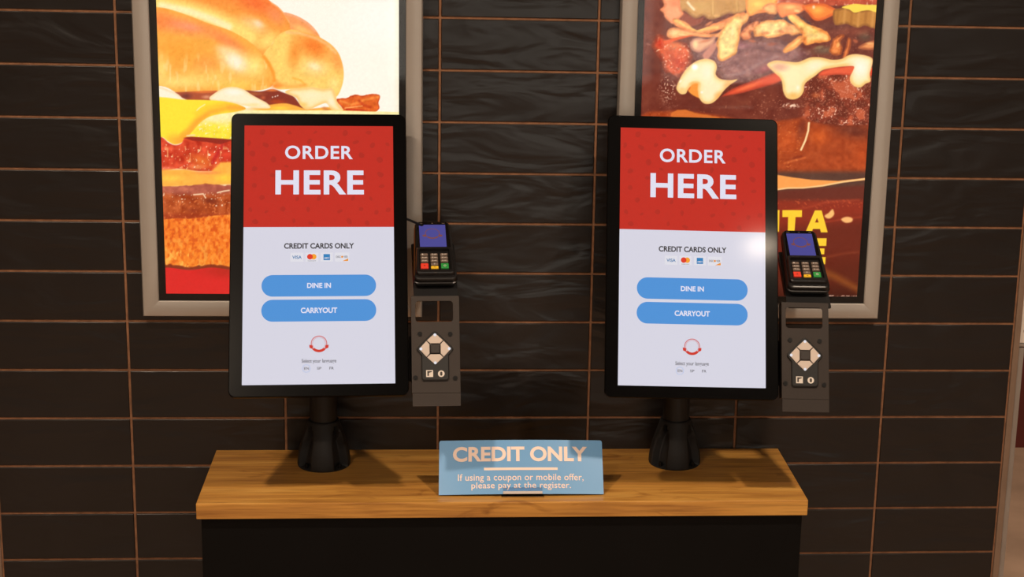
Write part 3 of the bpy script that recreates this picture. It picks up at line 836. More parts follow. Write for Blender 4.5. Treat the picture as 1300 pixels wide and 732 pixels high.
    # patty
    m = S.poly([(815, 96), (850, 92), (880, 110), (905, 124), (945, 118), (985, 106), (1000, 98), (1030, 100), (1042, 95), (1082, 93), (1116, 90), (1114, 160), (815, 152)], (116, 48, 34), 1.5, smooth=False)
    S.mottle(m, 16, 10, 118)
    r = m * smoothstep(1010, 1026, X)
    S.fill(r, (140, 54, 34), 0.8)
    v = fbm(X, Y, 12, 119, 4)
    S.fill(r * smoothstep(0.52, 0.66, v), (206, 98, 62), 0.85)
    S.fill(r * (1 - smoothstep(0.34, 0.46, v)), (104, 38, 24), 0.8)
    S.blob(1036, 121, 9, 6, (222, 112, 60), 0.7, r)
    ridge = 1 - smoothstep(0.0, 0.055, np.abs(v - 0.55))
    S.speck(r * np.clip(ridge + 0.25, 0, 1), (252, 196, 166), 1.7, 0.66, 120, 0.9)
    S.speck(r, (246, 178, 146), 1.5, 0.86, 121, 0.8)
    S.blob(1024, 140, 6, 16, (178, 78, 46), 0.6, r)
    l = m * (1 - smoothstep(990, 1012, X))
    S.speck(np.exp(-((X - 849) / 9) ** 2 - ((Y - 110) / 17) ** 2), (250, 206, 176), 1.6, 0.66, 122, 1.0)
    S.speck(l, (206, 134, 106), 1.6, 0.91, 123, 0.8)
    S.speck(l * smoothstep(940, 970, X), (206, 134, 106), 1.6, 0.84, 127, 0.7)
    S.blob(1004, 134, 14, 3, (206, 120, 84), 0.7, m)
    S.speck(m * np.exp(-((X - 1004) / 12) ** 2 - ((Y - 134) / 3) ** 2), (255, 214, 184), 1.6, 0.6, 124)
    # sauce, near blob
    m = S.poly([(873, 112), (880, 106), (890, 106), (892, 118), (894, 126), (884, 123), (876, 118)], (250, 152, 60), 1.0)
    S.blob(874, 111, 4, 5, (206, 66, 34), 0.8, m)
    m = S.poly([(859, 113), (860.5, 106), (866, 95), (873, 86), (881, 79.5), (890, 75.5), (899, 75), (907, 78), (910, 85), (908.5, 94), (914, 100), (926, 102), (936, 101), (926, 108), (918, 116), (911, 125), (903, 131), (894, 131), (888, 124.5), (886, 114), (886, 106), (879, 107), (873.5, 113), (870.5, 118.5), (864, 119)], (255, 230, 168), 0.8, rim=((248, 180, 96), 5.0, 0.65), lit=((255, 240, 200), 9, 0.6))
    S.blob(898, 92, 12, 14, (255, 240, 206), 0.8, m)
    S.blob(882, 85, 6, 6, (255, 254, 246), 1.0, m, hard=0.2)
    S.blob(866, 114, 7, 6, (254, 192, 110), 0.7, m)
    S.blob(882, 106, 10, 4, (250, 170, 84), 0.8, m)
    S.blob(912, 122, 9, 9, (252, 170, 84), 0.7, m, -40)
    S.blob(924, 106, 12, 6, (250, 178, 104), 0.7, m, -30)
    S.blob(891, 117, 3, 2.5, (255, 252, 240), 0.9, m)
    S.blob(864, 103, 2, 4, (255, 250, 236), 0.8, m, 30)
    # sauce, far blob
    m = S.poly([(1040, 96), (1044, 90), (1056, 86), (1070, 84.5), (1086, 83), (1083, 94), (1062, 94.5)], (236, 96, 62), 0.9, rim=((190, 60, 40), 3, 0.6))
    m = S.poly([(1100, 88), (1107, 86), (1106, 96), (1100, 96)], (220, 70, 40), 0.9)
    m = S.poly([(974, 82), (984, 77), (998, 78), (1012, 79), (1021, 76), (1029, 73), (1042, 73), (1056, 76), (1068, 75), (1078, 70), (1090, 69), (1107, 74), (1106, 86), (1104, 94), (1105, 103), (1099, 106), (1093, 110.5), (1086, 110), (1080, 104), (1079.5, 97), (1083, 90), (1084, 84), (1072, 84), (1056, 86), (1044, 89), (1035, 96), (1025, 103), (1021, 108), (1020, 116), (1015, 123), (1007, 126), (999, 124), (994.5, 116), (993, 105), (990, 98), (982, 91)], (255, 226, 156), 0.9, rim=((248, 180, 96), 5.0, 0.65), lit=((255, 238, 190), 8, 0.6))
    S.blob(1092, 86, 22, 22, (255, 246, 222), 1.0, m)
    S.blob(1034, 84, 18, 10, (255, 240, 200), 0.9, m, -20)
    S.blob(990, 85, 18, 9, (232, 160, 130), 0.85, m)
    S.blob(1007, 121, 12, 7, (254, 184, 92), 0.85, m)
    S.blob(1013, 111, 4, 5, (255, 246, 216), 0.9, m)
    S.blob(1060, 78, 14, 5, (254, 208, 136), 0.7, m)
    # pretzel bun underneath
    m = S.poly([(812, 150), (850, 141), (880, 142), (920, 148), (960, 156), (1000, 152), (1018, 150), (1030, 154), (1060, 160), (1116, 166), (1114, 224), (940, 222), (812, 214)], (168, 66, 28), 3)
    S.blob(1000, 178, 26, 26, (206, 86, 36), 0.85, m)
    S.blob(1040, 174, 20, 18, (214, 92, 34), 0.8, m, 20)
    S.blob(1095, 200, 20, 26, (192, 74, 28), 0.8, m)
    S.blob(1062, 206, 40, 10, (176, 68, 28), 0.7, m)
    S.blob(1085, 165, 46, 18, (108, 46, 32), 0.9, m, 8)
    S.blob(1018, 162, 9, 24, (120, 48, 32), 0.75, m, 14)
    S.blob(1012, 200, 14, 4, (132, 44, 24), 0.7, m, -12)
    S.stroke([(996, 207), (1010, 203), (1022, 200)], 2.5, (222, 110, 54), 0.6, m, 1.5)
    S.mottle(m, 18, 5, 125)
    S.speck(m * (1 - smoothstep(1010, 1024, X)), (234, 134, 70), 2.0, 0.82, 126, 0.5)
    S.stroke([(1027, 156), (1026, 166), (1022.5, 178), (1017, 190)], 2.4, (255, 214, 156), 1.0, None, 0.8)
    m = S.poly([(852, 143), (870, 139), (884, 144), (900, 146), (912, 150), (860, 152)], (216, 112, 46), 1.0, rough=0.8)
    # board under the bun
    S.fill(smoothstep(213, 222, Y), (92, 58, 46))
    S.mottle(smoothstep(213, 222, Y), 10, 20, 128)
    m = S.poly([(800, 224), (960, 219), (988, 222), (1006, 225), (1030, 228), (1064, 229.5), (1097, 226), (1114, 223), (1114, 226), (1097, 228.6), (1070, 231.5), (1044, 236.5), (1020, 239), (1000, 239.2), (988, 241), (940, 246), (800, 240)], (252, 160, 80), 0.8, smooth=False)
    S.stroke([(988, 240.4), (1000, 238.6), (1020, 238.4), (1044, 235.6), (1070, 230.8), (1098, 227)], 2, (255, 206, 140), 0.9, None, 0.8)
    lo = smoothstep(238, 244, Y + (X - 1000) * 0.06)
    S.fill(lo * (1 - m), (106, 44, 32))
    S.fill(smoothstep(250, 258, Y), (144, 46, 28))
    S.fill(smoothstep(276, 300, Y + (X - 1000) * 0.12), (108, 38, 24))
    S.fill(smoothstep(310, 350, Y), (94, 34, 20), 0.9)
    S.fill(smoothstep(352, 376, Y), (66, 22, 12), 0.8)
    g = smoothstep(250, 255, Y) * (1 - smoothstep(262, 268, Y))
    S.speck(g, (206, 92, 54), 2.6, 0.78, 129, 0.6, 1.6)
    S.stroke([(1000, 268), (1030, 262), (1050, 256), (1090, 254)], 2.5, (176, 66, 40), 0.6, None, 2)
    S.stroke([(1050, 326), (1075, 321), (1112, 318)], 3, (136, 58, 34), 0.6, None, 2)
    S.stroke([(1000, 330), (1030, 338), (1060, 351), (1095, 370)], 8, (150, 82, 32), 0.7, None, 5)
    S.stroke([(1040, 283), (1065, 279), (1095, 275)], 2, (172, 62, 36), 0.6, None, 1.6)
    S.poly([(1047, 273.5), (1052, 270), (1057, 265.5), (1059, 272), (1054, 277), (1049, 276.5)], (250, 186, 110), 1.2)
    S.poly([(1068, 278), (1075, 275), (1082, 277), (1081, 281.5), (1073, 282.5)], (252, 184, 112), 1.4)
    # lettering
    y = (255, 204, 52)
    S.poly([(993.3, 266.6), (1018.2, 266.6), (1018, 275.3), (1010, 275.3), (1008.6, 294), (1000, 294), (1000.6, 275.3), (993.2, 275.3)], y, 0.5, smooth=False)
    a = S.mask([(1034.5, 266.9), (1043, 266.9), (1050.8, 294.7), (1042.2, 294.7), (1041, 290.4), (1032, 290.4), (1030.6, 294.7), (1022.5, 294.7)], 0.5, False)
    h = S.mask([(1037.2, 276.5), (1039.4, 282.2), (1034.8, 282.2)], 0.5, False)
    S.fill(a * (1 - h), y)
    S.poly([(978, 266.5), (989.6, 266.5), (989.0, 294), (978, 294)], y, 0.5, smooth=False)
    S.poly([(1026, 302.3), (1049.4, 302.3), (1049, 312), (1035, 312), (1034.9, 315), (1046.8, 315.2), (1046.4, 322.6), (1034.7, 322.6), (1034.5, 326.2), (1048.2, 326.2), (1047.6, 335.2), (1025, 335.2)], y, 0.5, smooth=False)
    dots = ((vnoise(X / 1.3, Y / 1.1, 131) > 0.55) * 1.0) * (1 - smoothstep(0.4, 1.2, np.abs(Y - 375.2 - (X - 1050) * 0.012)))
    S.fill(dots * smoothstep(1000, 1006, X), (206, 170, 150), 0.8)
    return S.C

def print_mesh(name, w, h, hfine, nx, nz, nc, Hm, paint, warp=0.0):
    xs = np.linspace(0, w, nx)
    zs = np.concatenate([np.linspace(0, hfine, nz), np.linspace(hfine, h, nc + 1)[1:]])
    GX, GZ = np.meshgrid(xs, zs)
    D = Hm[2][0] * GX + Hm[2][1] * GZ + Hm[2][2]
    SX = (Hm[0][0] * GX + Hm[0][1] * GZ + Hm[0][2]) / D
    SY = (Hm[1][0] * GX + Hm[1][1] * GZ + Hm[1][2]) / D
    C = paint(SX, SY)
    C = np.clip(C + ((fbm(SX, SY, 2.2, 900, 2) - 0.5) * 8 * smoothstep(-20, 0, SY))[..., None], 0, 255) / 255.0
    L = np.where(C <= 0.04045, C / 12.92, ((C + 0.055) / 1.055) ** 2.4)
    nr, ncol = GX.shape
    co = np.zeros((nr * ncol, 3), np.float32); co[:, 0] = GX.ravel(); co[:, 2] = GZ.ravel()
    idx = np.arange(nr * ncol).reshape(nr, ncol)
    q = np.stack([idx[:-1, :-1], idx[:-1, 1:], idx[1:, 1:], idx[1:, :-1]], -1).reshape(-1, 4).astype(np.int32)
    me = bpy.data.meshes.new(name)
    me.vertices.add(len(co)); me.vertices.foreach_set('co', co.ravel())
    me.loops.add(q.size); me.loops.foreach_set('vertex_index', q.ravel())
    me.polygons.add(len(q)); me.polygons.foreach_set('loop_start', np.arange(0, q.size, 4, dtype=np.int32))
    me.update(calc_edges=True)
    at = me.color_attributes.new('ink', 'FLOAT_COLOR', 'POINT')
    rgba = np.ones((len(co), 4), np.float32); rgba[:, :3] = L.reshape(-1, 3)
    at.data.foreach_set('color', rgba.ravel())
    me.validate()
    return me

def backlit_print(name, strength):
    m, n, l = mat_new(name)
    p = n['Principled BSDF']
    a = n.new('ShaderNodeVertexColor'); a.layer_name = 'ink'
    p.inputs['Base Color'].default_value = (0.02, 0.02, 0.02, 1)
    p.inputs['Roughness'].default_value = 0.6
    p.inputs['Specular IOR Level'].default_value = 0.0
    l.new(a.outputs['Color'], p.inputs['Emission Color'])
    p.inputs['Emission Strength'].default_value = strength
    return m

def lightbox(x0, label, Hm, paint, strength):
    """aluminium snap frame with a backlit print behind acrylic; x0 = outer edge"""
    W_, RAIL, GAS = 0.5425, 0.0322, 0.0132
    zb = Z0 + 0.2163
    H_ = 0.775
    t = empty('poster_lightbox', Matrix.Translation((x0, -0.0042, zb)))
    tag(t, label, 'poster')
    prof = [(0.0, 0.0), (0.0, -0.0190), (0.0012, -0.0222)] + [(0.0025 + 0.0280 * k / 9, -0.0240 - 0.0026 * math.sin(math.pi * (0.12 + 0.83 * k / 9))) for k in range(10)] + [(RAIL, -0.0228), (RAIL, -0.004)]
    def rail(a, b, da, db):
        """mitred rail from corner a to corner b; da/db are inward directions at each end"""
        rings = []
        for c, d in ((a, da), (b, db)):
            rings.append([(c[0] + d[0] * s, y, c[1] + d[1] * s) for s, y in prof])
        return MB().loft(rings).mesh('frame_rail')
    c = [(0, 0), (W_, 0), (W_, H_), (0, H_)]
    d = [(1, 1), (-1, 1), (-1, -1), (1, -1)]
    for k in range(4):
        j = (k + 1) % 4
        obj('frame_rail', rail(c[k], c[j], d[k], d[j]), M['alu'], t)
    obj('back_tray', MB().box(0.004, W_ - 0.004, -0.003, -0.0002, 0.004, H_ - 0.004).mesh('back_tray'), M['mat_black'], t)
    g = MB()
    a, b = RAIL, RAIL + GAS
    for q in ((a, W_ - a, a, b), (a, W_ - a, H_ - b, H_ - a), (a, b, b, H_ - b), (W_ - b, W_ - a, b, H_ - b)):
        g.box(q[0], q[1], -0.0195, -0.0035, q[2], q[3])
    obj('gasket', g.mesh('gasket'), M['mat_black'], t)
    w, h = W_ - 2 * b, H_ - 2 * b
    me = print_mesh('printed_sheet', w, h, 0.585, 400, 500, 24, Hm, paint)
    obj('printed_sheet', me, backlit_print('backlit_print', strength), t, Matrix.Translation((b, -0.0175, b)))
    obj('cover_pane', MB().box(a + 0.0005, W_ - a - 0.0005, -0.0222, -0.0205, a + 0.0005, H_ - a - 0.0005).mesh('cover_pane'), M['poster_glass'], t)
    return t

lightbox(-0.7275, 'backlit poster of a bacon, egg and cheese sandwich on a braided bun', HOM_L, paint_breakfast, 1.06)
lightbox(0.192, 'backlit poster of a dark pretzel bun burger with fries and yellow lettering', HOM_R, paint_pretzel, 1.08)

# ------------------------------------------------------------------ ordering kiosks
SW, SH = 0.274, 0.4871           # lit area of the display
def stand_base_mesh():
    prof = [(0.0, 0.0510), (0.004, 0.0520), (0.012, 0.0517), (0.022, 0.0506), (0.032, 0.0488), (0.042, 0.0462), (0.052, 0.0434), (0.062, 0.0403), (0.071, 0.0372), (0.079, 0.0345), (0.086, 0.0325), (0.090, 0.0313), (0.0925, 0.0298)]
    n = 120
    rings = []
    for z, r in prof:
        ring = []
        for k in range(n):
            th = 2 * math.pi * k / n
            d = 0.0
            for q in range(4):
                c = math.radians(-90 + 48 + 0) if q == 0 else math.radians((-90 - 48, 90 - 48, 90 + 48)[q - 1])
                dd = abs((th - c + math.pi) % (2 * math.pi) - math.pi)
                half = math.radians(22.0) * (1.0 if z < 0.05 else max(0.0, 1 - ((z - 0.05) / 0.032) ** 2) ** 0.5)
                if z > 0.003 and half > 0.01:
                    s = min(1.0, max(0.0, (half - dd) / math.radians(5.0)))
                    d = max(d, s * s * (3 - 2 * s))
            ring.append((( r - 0.0165 * d) * math.cos(th), (r - 0.0165 * d) * math.sin(th), z))
        rings.append(ring)
    return MB().loft(rings).mesh('stand_base')

def bracket_mesh():
    """sheet metal holder hanging beside the display, in display coordinates (x, y on the screen, z out of it)"""
    mb = MB()
    u0, u1, v1, vs, v0 = 0.1672, 0.2552, -0.0822, -0.142, -0.286
    zf, zb = -0.0005, -0.0028
    # upper part with its window
    def outer(z):
        base = rrect((u0 + u1) / 2, (v1 + vs) / 2, u1 - u0, v1 - vs, 0.0015, z)
        return base
    def inner(z):
        return rrect(0.2094, -0.1110, 0.0690, 0.0392, 0.006, z)
    mb.loft([inner(zb), outer(zb), outer(zf), inner(zf), inner(zb)], cap0=False, cap1=False)
    mb.box(u0, u1, v0 + 0.024, vs, zb, zf)
    mb.box(u0 + 0.001, u1 - 0.0, v0, v0 + 0.024, zb - 0.001, zf - 0.001)
    for s in (0, 1):                                   # side flanges
        a = u0 if s == 0 else u1 - 0.002
        mb.box(a, a + 0.002, v0 + 0.026, v1, -0.030, zb)
    mb.box(0.09, u0 + 0.001, -0.235, -0.150, -0.042, -0.038)   # arm to the display back
    mb.box(u0, u0 + 0.002, -0.235, -0.150, -0.042, -0.029)
    return mb.mesh('reader_bracket')

def cradle_mesh():
    """inclined shelf under the card terminal, in terminal coordinates"""
    mb = MB()
    mb.loft([rrect(0, 0.050, 0.0820, 0.156, 0.004, -0.0270), rrect(0, 0.050, 0.0820, 0.156, 0.004, -0.0250)])
    mb.box(-0.0405, -0.0385, 0.02, 0.120, -0.040, -0.0268)
    mb.box(0.0385, 0.0405, 0.02, 0.120, -0.040, -0.0268)
    return mb.mesh('terminal_shelf')

def pad_bezel_mesh():
    c = (0.2098, -0.1817); R_ = 0.0352; st = 0.0247
    pts = []
    def arcs(cx, cy, r, a0, a1, n=6):
        for k in range(n + 1):
            a = math.radians(a0 + (a1 - a0) * k / n); pts.append((cx + r * math.cos(a), cy + r * math.sin(a)))
    r = 0.006
    arcs(c[0], c[1] + R_ - r * 1.414, r, 45, 135)
    arcs(c[0] - R_ + r * 1.414, c[1], r, 135, 225)
    pts.append((c[0] - st, c[1] - (R_ - st) - 0.001))
    arcs(c[0] - st + 0.005, -0.2402 + 0.005, 0.005, 180, 270)
    arcs(c[0] + st - 0.005, -0.2402 + 0.005, 0.005, 270, 360)
    pts.append((c[0] + st, c[1] - (R_ - st) - 0.001))
    arcs(c[0] + R_ - r * 1.414, c[1], r, -45, 45)
    ring = lambda k, z: [(c[0] + (p[0] - c[0]) * k, c[1] - 0.012 + (p[1] - c[1] + 0.012) * k, z) for p in pts]
    return MB().loft([ring(1.0, -0.0004), ring(1.0, 0.0022), ring(0.95, 0.0034)]).mesh('control_pad')

def pad_key_mesh(q):
    """one quarter of the diamond; q = 0 top, 1 left, 2 bottom, 3 right"""
    R_, h, g = 0.0304, 0.0105, 0.0005
    # quarter touching the diamond's tip, cut away around the centre key
    def P(u, v):
        for _ in range(q): u, v = -v, u
        return (u, v)
    e = R_ / 2
    outline = [(0, R_ - 0.0018), (-0.0018, R_ - 0.0028), (-e + g, e + g), (-h / 1.0 * 0.86 + g, h * 0.86 + g * 2), (h * 0.86 - g, h * 0.86 + g * 2), (e - g, e + g), (0.0018, R_ - 0.0028)]
    mb = MB()
    cx, cy = 0.0, R_ * 0.62
    ring = lambda k, z: [P(cx + (p[0] - cx) * k, cy + (p[1] - cy) * k) + (z,) for p in outline]
    mb.loft([ring(1.0, 0.0030), ring(1.0, 0.0044), ring(0.94, 0.0050)])
    return mb.mesh('direction_key')

_base_me = stand_base_mesh()
_bracket_me = bracket_mesh()
_cradle_me = cradle_mesh()
_bezel_me = pad_bezel_mesh()
_key_me = [pad_key_mesh(q) for q in range(4)]

def ui(parent, m4):
    """everything shown on the display"""
    def add(name, me, mat): return obj(name, me, M[mat], parent)
    hy = 0.0489
    add('white_field', flat_poly('white_field', [(-SW / 2, -SH / 2), (SW / 2, -SH / 2), (SW / 2, hy), (-SW / 2, hy)], 0.0), 'ui_white')
    add('red_header', flat_poly('red_header', [(-SW / 2, hy), (SW / 2, hy), (SW / 2, SH / 2), (-SW / 2, SH / 2)], 0.0), 'ui_red')
    rnd = random.Random(5)
    spots = [(-.104, .231), (-.055, .230), (-.007, .231), (.048, .229), (.092, .231), (-.128, .210), (-.098, .206), (-.070, .211), (-.018, .213), (.068, .212), (.099, .206), (.127, .208),
             (-.122, .189), (-.084, .178), (.078, .187), (.112, .178), (-.118, .160), (-.060, .165), (.036, .166), (-.085, .148), (.113, .150), (.082, .146), (-.118, .128), (.115, .127),
             (-.104, .105), (-.040, .103), (.000, .104), (.062, .104), (.095, .103), (-.125, .082), (-.096, .078), (-.066, .083), (-.020, .082), (.038, .079), (.077, .083), (.105, .077), (.127, .081),
             (-.116, .059), (-.046, .061), (-.014, .056), (.055, .060), (.088, .056)]
    for sx, sy in spots:
        n = 9; a0 = rnd.random() * 6; rr = rnd.uniform(0.0042, 0.0068); el = rnd.uniform(0.55, 1.0)
        ca, sa = math.cos(a0), math.sin(a0)
        pts = []
        for k in range(n):
            a = 2 * math.pi * k / n; r = rr * rnd.uniform(0.8, 1.1)
            x, y = r * math.cos(a), r * el * math.sin(a)
            pts.append((max(-SW / 2, min(SW / 2, sx + x * ca - y * sa)), sy + x * sa + y * ca, 0.00012))
        add('header_motif', mesh('header_motif', pts, [tuple(range(n))]), 'ui_red_dark')
    T = 0.00025
    def txt(name, body, x0, y0, x1, y1, mat, bold, sp=1.0): add(name, text_mesh(body, x0, y0, x1, y1, T, bold, sp), mat)
    txt('lettering', 'ORDER', -0.0625, 0.1788, 0.0622, 0.2050, 'ui_text', 0.022, 1.08)
    txt('lettering', 'HERE', -0.0799, 0.1110, 0.0823, 0.1572, 'ui_text', 0.026, 1.06)
    txt('lettering', 'CREDIT CARDS ONLY', -0.0634, 0.0079, 0.0639, 0.0185, 'ui_dark', 0.032)
    for x0, x1 in ((-0.0520, -0.0285), (-0.0245, -0.0015), (0.0030, 0.0250), (0.0290, 0.0550)):
        add('card_backing', flat_poly('card_backing', [(x0, -0.0165), (x1, -0.0165), (x1, 0.0005), (x0, 0.0005)], 0.00012), 'ui_card')
    txt('lettering', 'VISA', -0.0486, -0.0112, -0.0315, -0.0050, 'ui_visa', 0.02)
    add('logo_circle', disc('logo_circle', -0.0165, -0.0072, 0.0052, T), 'ui_mred')
    add('logo_circle', disc('logo_circle', -0.0098, -0.0072, 0.0052, T - 0.00006), 'ui_myel')
    txt('lettering', 'mastercard', -0.0205, -0.0158, -0.0060, -0.0136, 'ui_grey', 0.0)
    add('logo_square', flat_poly('logo_square', [(0.0080, -0.0138), (0.0199, -0.0138), (0.0199, -0.0023), (0.0080, -0.0023)], T), 'ui_amex')
    add('lettering', text_mesh('AMEX', 0.0090, -0.0112, 0.0190, -0.0082, T + 0.0001, 0.01), 'ui_card')
    txt('lettering', 'DISC', 0.0310, -0.0096, 0.0396, -0.0056, 'ui_grey', 0.012)
    add('logo_circle', disc('logo_circle', 0.0420, -0.0076, 0.0020, T), 'ui_orange')
    txt('lettering', 'VER', 0.0445, -0.0096, 0.0522, -0.0056, 'ui_grey', 0.012)
    add('logo_wedge', flat_poly('logo_wedge', [(0.0425, -0.0156), (0.0530, -0.0156), (0.0530, -0.0106)], T), 'ui_orange')
    for name, y0, y1, body, tx, ty0, ty1 in (('button', -0.0815, -0.0412, 'DINE IN', 0.0216, -0.0658, -0.0564), ('button', -0.1279, -0.0873, 'CARRYOUT', 0.0329, -0.1126, -0.1023)):
        h = y1 - y0
        add(name, flat_poly('button', [p[:2] for p in rrect(0, (y0 + y1) / 2, 0.2072, h, h / 2 - 0.0002, 0, 10)], 0.00015), 'ui_blue')
        txt('lettering', body, -tx, ty0, tx, ty1, 'ui_text', 0.032)
    # round emblem: ring, side scrolls and ribbon
    mb = MB()
    cx, cy = 0.0, -0.1690
    ringmesh(mb, cx, cy, 0.0133, 0.0146, T, -205, 25, 44, 1.0)
    ringmesh(mb, cx, cy, 0.0133, 0.0146, T, 25, 155, 30, 1.0)
    ringmesh(mb, cx, cy, 0.0114, 0.0119, T, 0, 360, 44, 1.0)
    for s in (-1, 1):
        mb.add([(cx + s * 0.0112, cy - 0.0035, T + .0001), (cx + s * 0.0175, cy - 0.0020, T + .0001), (cx + s * 0.0168, cy - 0.0078, T + .0001), (cx + s * 0.0112, cy - 0.0100, T + .0001)], [(0, 1, 2, 3)])
    ringmesh(mb, cx, cy, 0.0112, 0.0160, T + 0.0001, 222, 318, 20, 1.0)
    add('emblem', mb.mesh('emblem'), 'ui_logo')
    txt('lettering', 'Select your language', -0.0310, -0.2062, 0.0311, -0.1970, 'ui_grey', 0.010)
    mb = MB(); ringmesh(mb, -0.0225, -0.2144, 0.0066, 0.0072, T)
    add('language_ring', mb.mesh('language_ring'), 'ui_ring')
    txt('lettering', 'EN', -0.0268, -0.2168, -0.0180, -0.2120, 'ui_grey', 0.008)
    txt('lettering', 'SP', -0.0036, -0.2168, 0.0044, -0.2120, 'ui_grey', 0.008)
    txt('lettering', 'FR', 0.0186, -0.2168, 0.0266, -0.2120, 'ui_grey', 0.008)

def kiosk(base_xy, pose, term, label):
    cx, cy, cz, yaw, tilt, roll = pose
    root = empty('ordering_kiosk', Matrix.Translation((base_xy[0], base_xy[1], CTZ)))
    tag(root, label, 'kiosk')
    inv = Matrix.Translation((base_xy[0], base_xy[1], CTZ)).inverted()
    D = Matrix.Translation((cx, cy, cz + Z0)) @ rz(yaw) @ rx(math.pi / 2 - tilt) @ rz(roll)
    DL = inv @ D
    obj('stand_base', _base_me, M['base_metal'], root, smooth=False)
    for k, a in enumerate((-90 + 48, -90 - 48)):
        r = 0.0425
        obj('base_screw', MB().cyl((r * math.cos(math.radians(a)), r * math.sin(math.radians(a))), 0.0036, 0.002, 0.0105, 12).mesh('base_screw'), M['screw'], root)
    # pole with its collar and the tilting mount behind the display
    back = DL @ Vector((0, -0.02, -0.040))
    ptop = back.z - 0.012
    obj('pole', MB().cyl((0, 0), 0.0262, 0.090, ptop, 40).mesh('pole'), M['black_plastic'], root)
    mb = MB()
    mb.tube([(0, 0, ptop - 0.03), ((back.x) * 0.4, back.y * 0.45, ptop - 0.010), (back.x, back.y, back.z)], 0.022, 16)
    obj('mount_arm', mb.mesh('mount_arm'), M['black_plastic'], root)
    obj('mount_plate', MB().bbox(-0.06, 0.06, -0.08, 0.04, -0.043, -0.0375, 0.001).mesh('mount_plate'), M['black_plastic'], root, DL)
    # display
    OW, OH, OR = 0.3226, 0.5332, 0.0125
    rg = lambda i, z: rrect(0, 0.0012, OW - 2 * i, OH - 2 * i, OR - i * 0.6, z, 8)
    obj('housing', MB().loft([rg(0.012, -0.038), rg(0.004, -0.034), rg(0.0008, -0.020), rg(0.0, -0.016), rg(0.0, -0.0035), rg(0.0006, -0.0022), rg(0.0014, -0.0016)]).mesh('housing'), M['bezel'], root, DL)
    scr = obj('screen', MB().box(-SW / 2 - 0.0006, SW / 2 + 0.0006, -SH / 2 - 0.0006, SH / 2 + 0.0006, -0.0017, -0.0004).mesh('screen'), M['bezel'], root, DL)
    ui(scr, D)
    obj('cover_glass', MB().loft([rrect(0, 0.0012, OW - 0.004, OH - 0.004, OR, 0.0012, 8), rrect(0, 0.0012, OW - 0.004, OH - 0.004, OR, 0.0018, 8)]).mesh('cover_glass'), M['screen_glass'], root, DL)
    # reader bracket and its control pad
    br = obj('reader_bracket', _bracket_me, M['bracket'], root, DL)
    br['label'] = 'dark bronze metal bracket with a window'
    for x, y in ((0.1826, -0.1530), (0.2381, -0.1538), (0.1737, -0.2338), (0.2459, -0.2353)):
        mb = MB().cyl((x, y), 0.0042, -0.0008, 0.0012, 16)
        mb.cyl((x, y), 0.0022, 0.0012, 0.0014, 6)
        obj('screw', mb.mesh('screw'), M['screw'], br)
    pad = obj('control_pad', _bezel_me, M['pad_black'], root, DL)
    for q in range(4):
        k = obj('direction_key', _key_me[q], M['pad_key'], pad, Matrix.Translation((0.2098, -0.1817, 0)))
        a = math.radians(90 + 90 * q)
    for q in range(4):
        a = math.radians(90 + 90 * q); r = 0.0258
        obj('key_light', disc('key_light', 0.2098 + r * math.cos(a), -0.1817 + r * math.sin(a), 0.0027, 0.0052, 14), M['pad_tip'], pad)
    ck = MB().loft([rrect(0.2098, -0.1817, 0.0172, 0.0172, 0.002, 0.003, 3), rrect(0.2098, -0.1817, 0.0172, 0.0172, 0.002, 0.0062, 3), rrect(0.2098, -0.1817, 0.0152, 0.0152, 0.002, 0.0068, 3)])
    ckm = MB(); ringmesh(ckm, 0.2098, -0.1817, 0.0044, 0.0052, 0.0070, n=24)
    obj('centre_key', ck.mesh('centre_key'), M['centre_key'], pad)
    obj('key_mark', ckm.mesh('key_mark'), M['ink_dark'], pad)
    x, y = 0.1993, -0.2271
    obj('window_symbol', MB().box(x - 0.0063, x + 0.0063, y - 0.0063, y + 0.0063, 0.0025, 0.0038).mesh('window_symbol'), M['white_ink'], pad)
    obj('symbol_mark', MB().add([(x - 0.0042, y - 0.0042, .0040), (x - 0.0012, y - 0.0042, .0040), (x - 0.0012, y + 0.0012, .0040), (x + 0.0042, y + 0.0030, .0040), (x + 0.0042, y + 0.0046, .0040), (x - 0.0042, y + 0.0046, .0040)], [(0, 1, 2, 3, 4, 5)]).mesh('symbol_mark'), M['ink_dark'], pad)
    x, y = 0.2204, -0.2276
    obj('jack_symbol', MB().cyl((x, y), 0.0060, 0.0025, 0.0038, 24).mesh('jack_symbol'), M['white_ink'], pad)
    obj('symbol_mark', MB().loft([rrect(x, y, 0.0042, 0.0074, 0.002, 0.0038, 4), rrect(x, y, 0.0042, 0.0074, 0.002, 0.0041, 4)]).mesh('symbol_mark'), M['ink_dark'], pad)
    # shelf that carries the card terminal
    tx, ty, tz, tyaw, ttilt = term
    TM = Matrix.Translation((tx, ty, tz + Z0)) @ rz(tyaw) @ rx(math.pi / 2 - ttilt)
    obj('terminal_shelf', _cradle_me, M['black_plastic'], root, inv @ TM)  # black colour stands in for the shadow the shelf lies in
    return TM

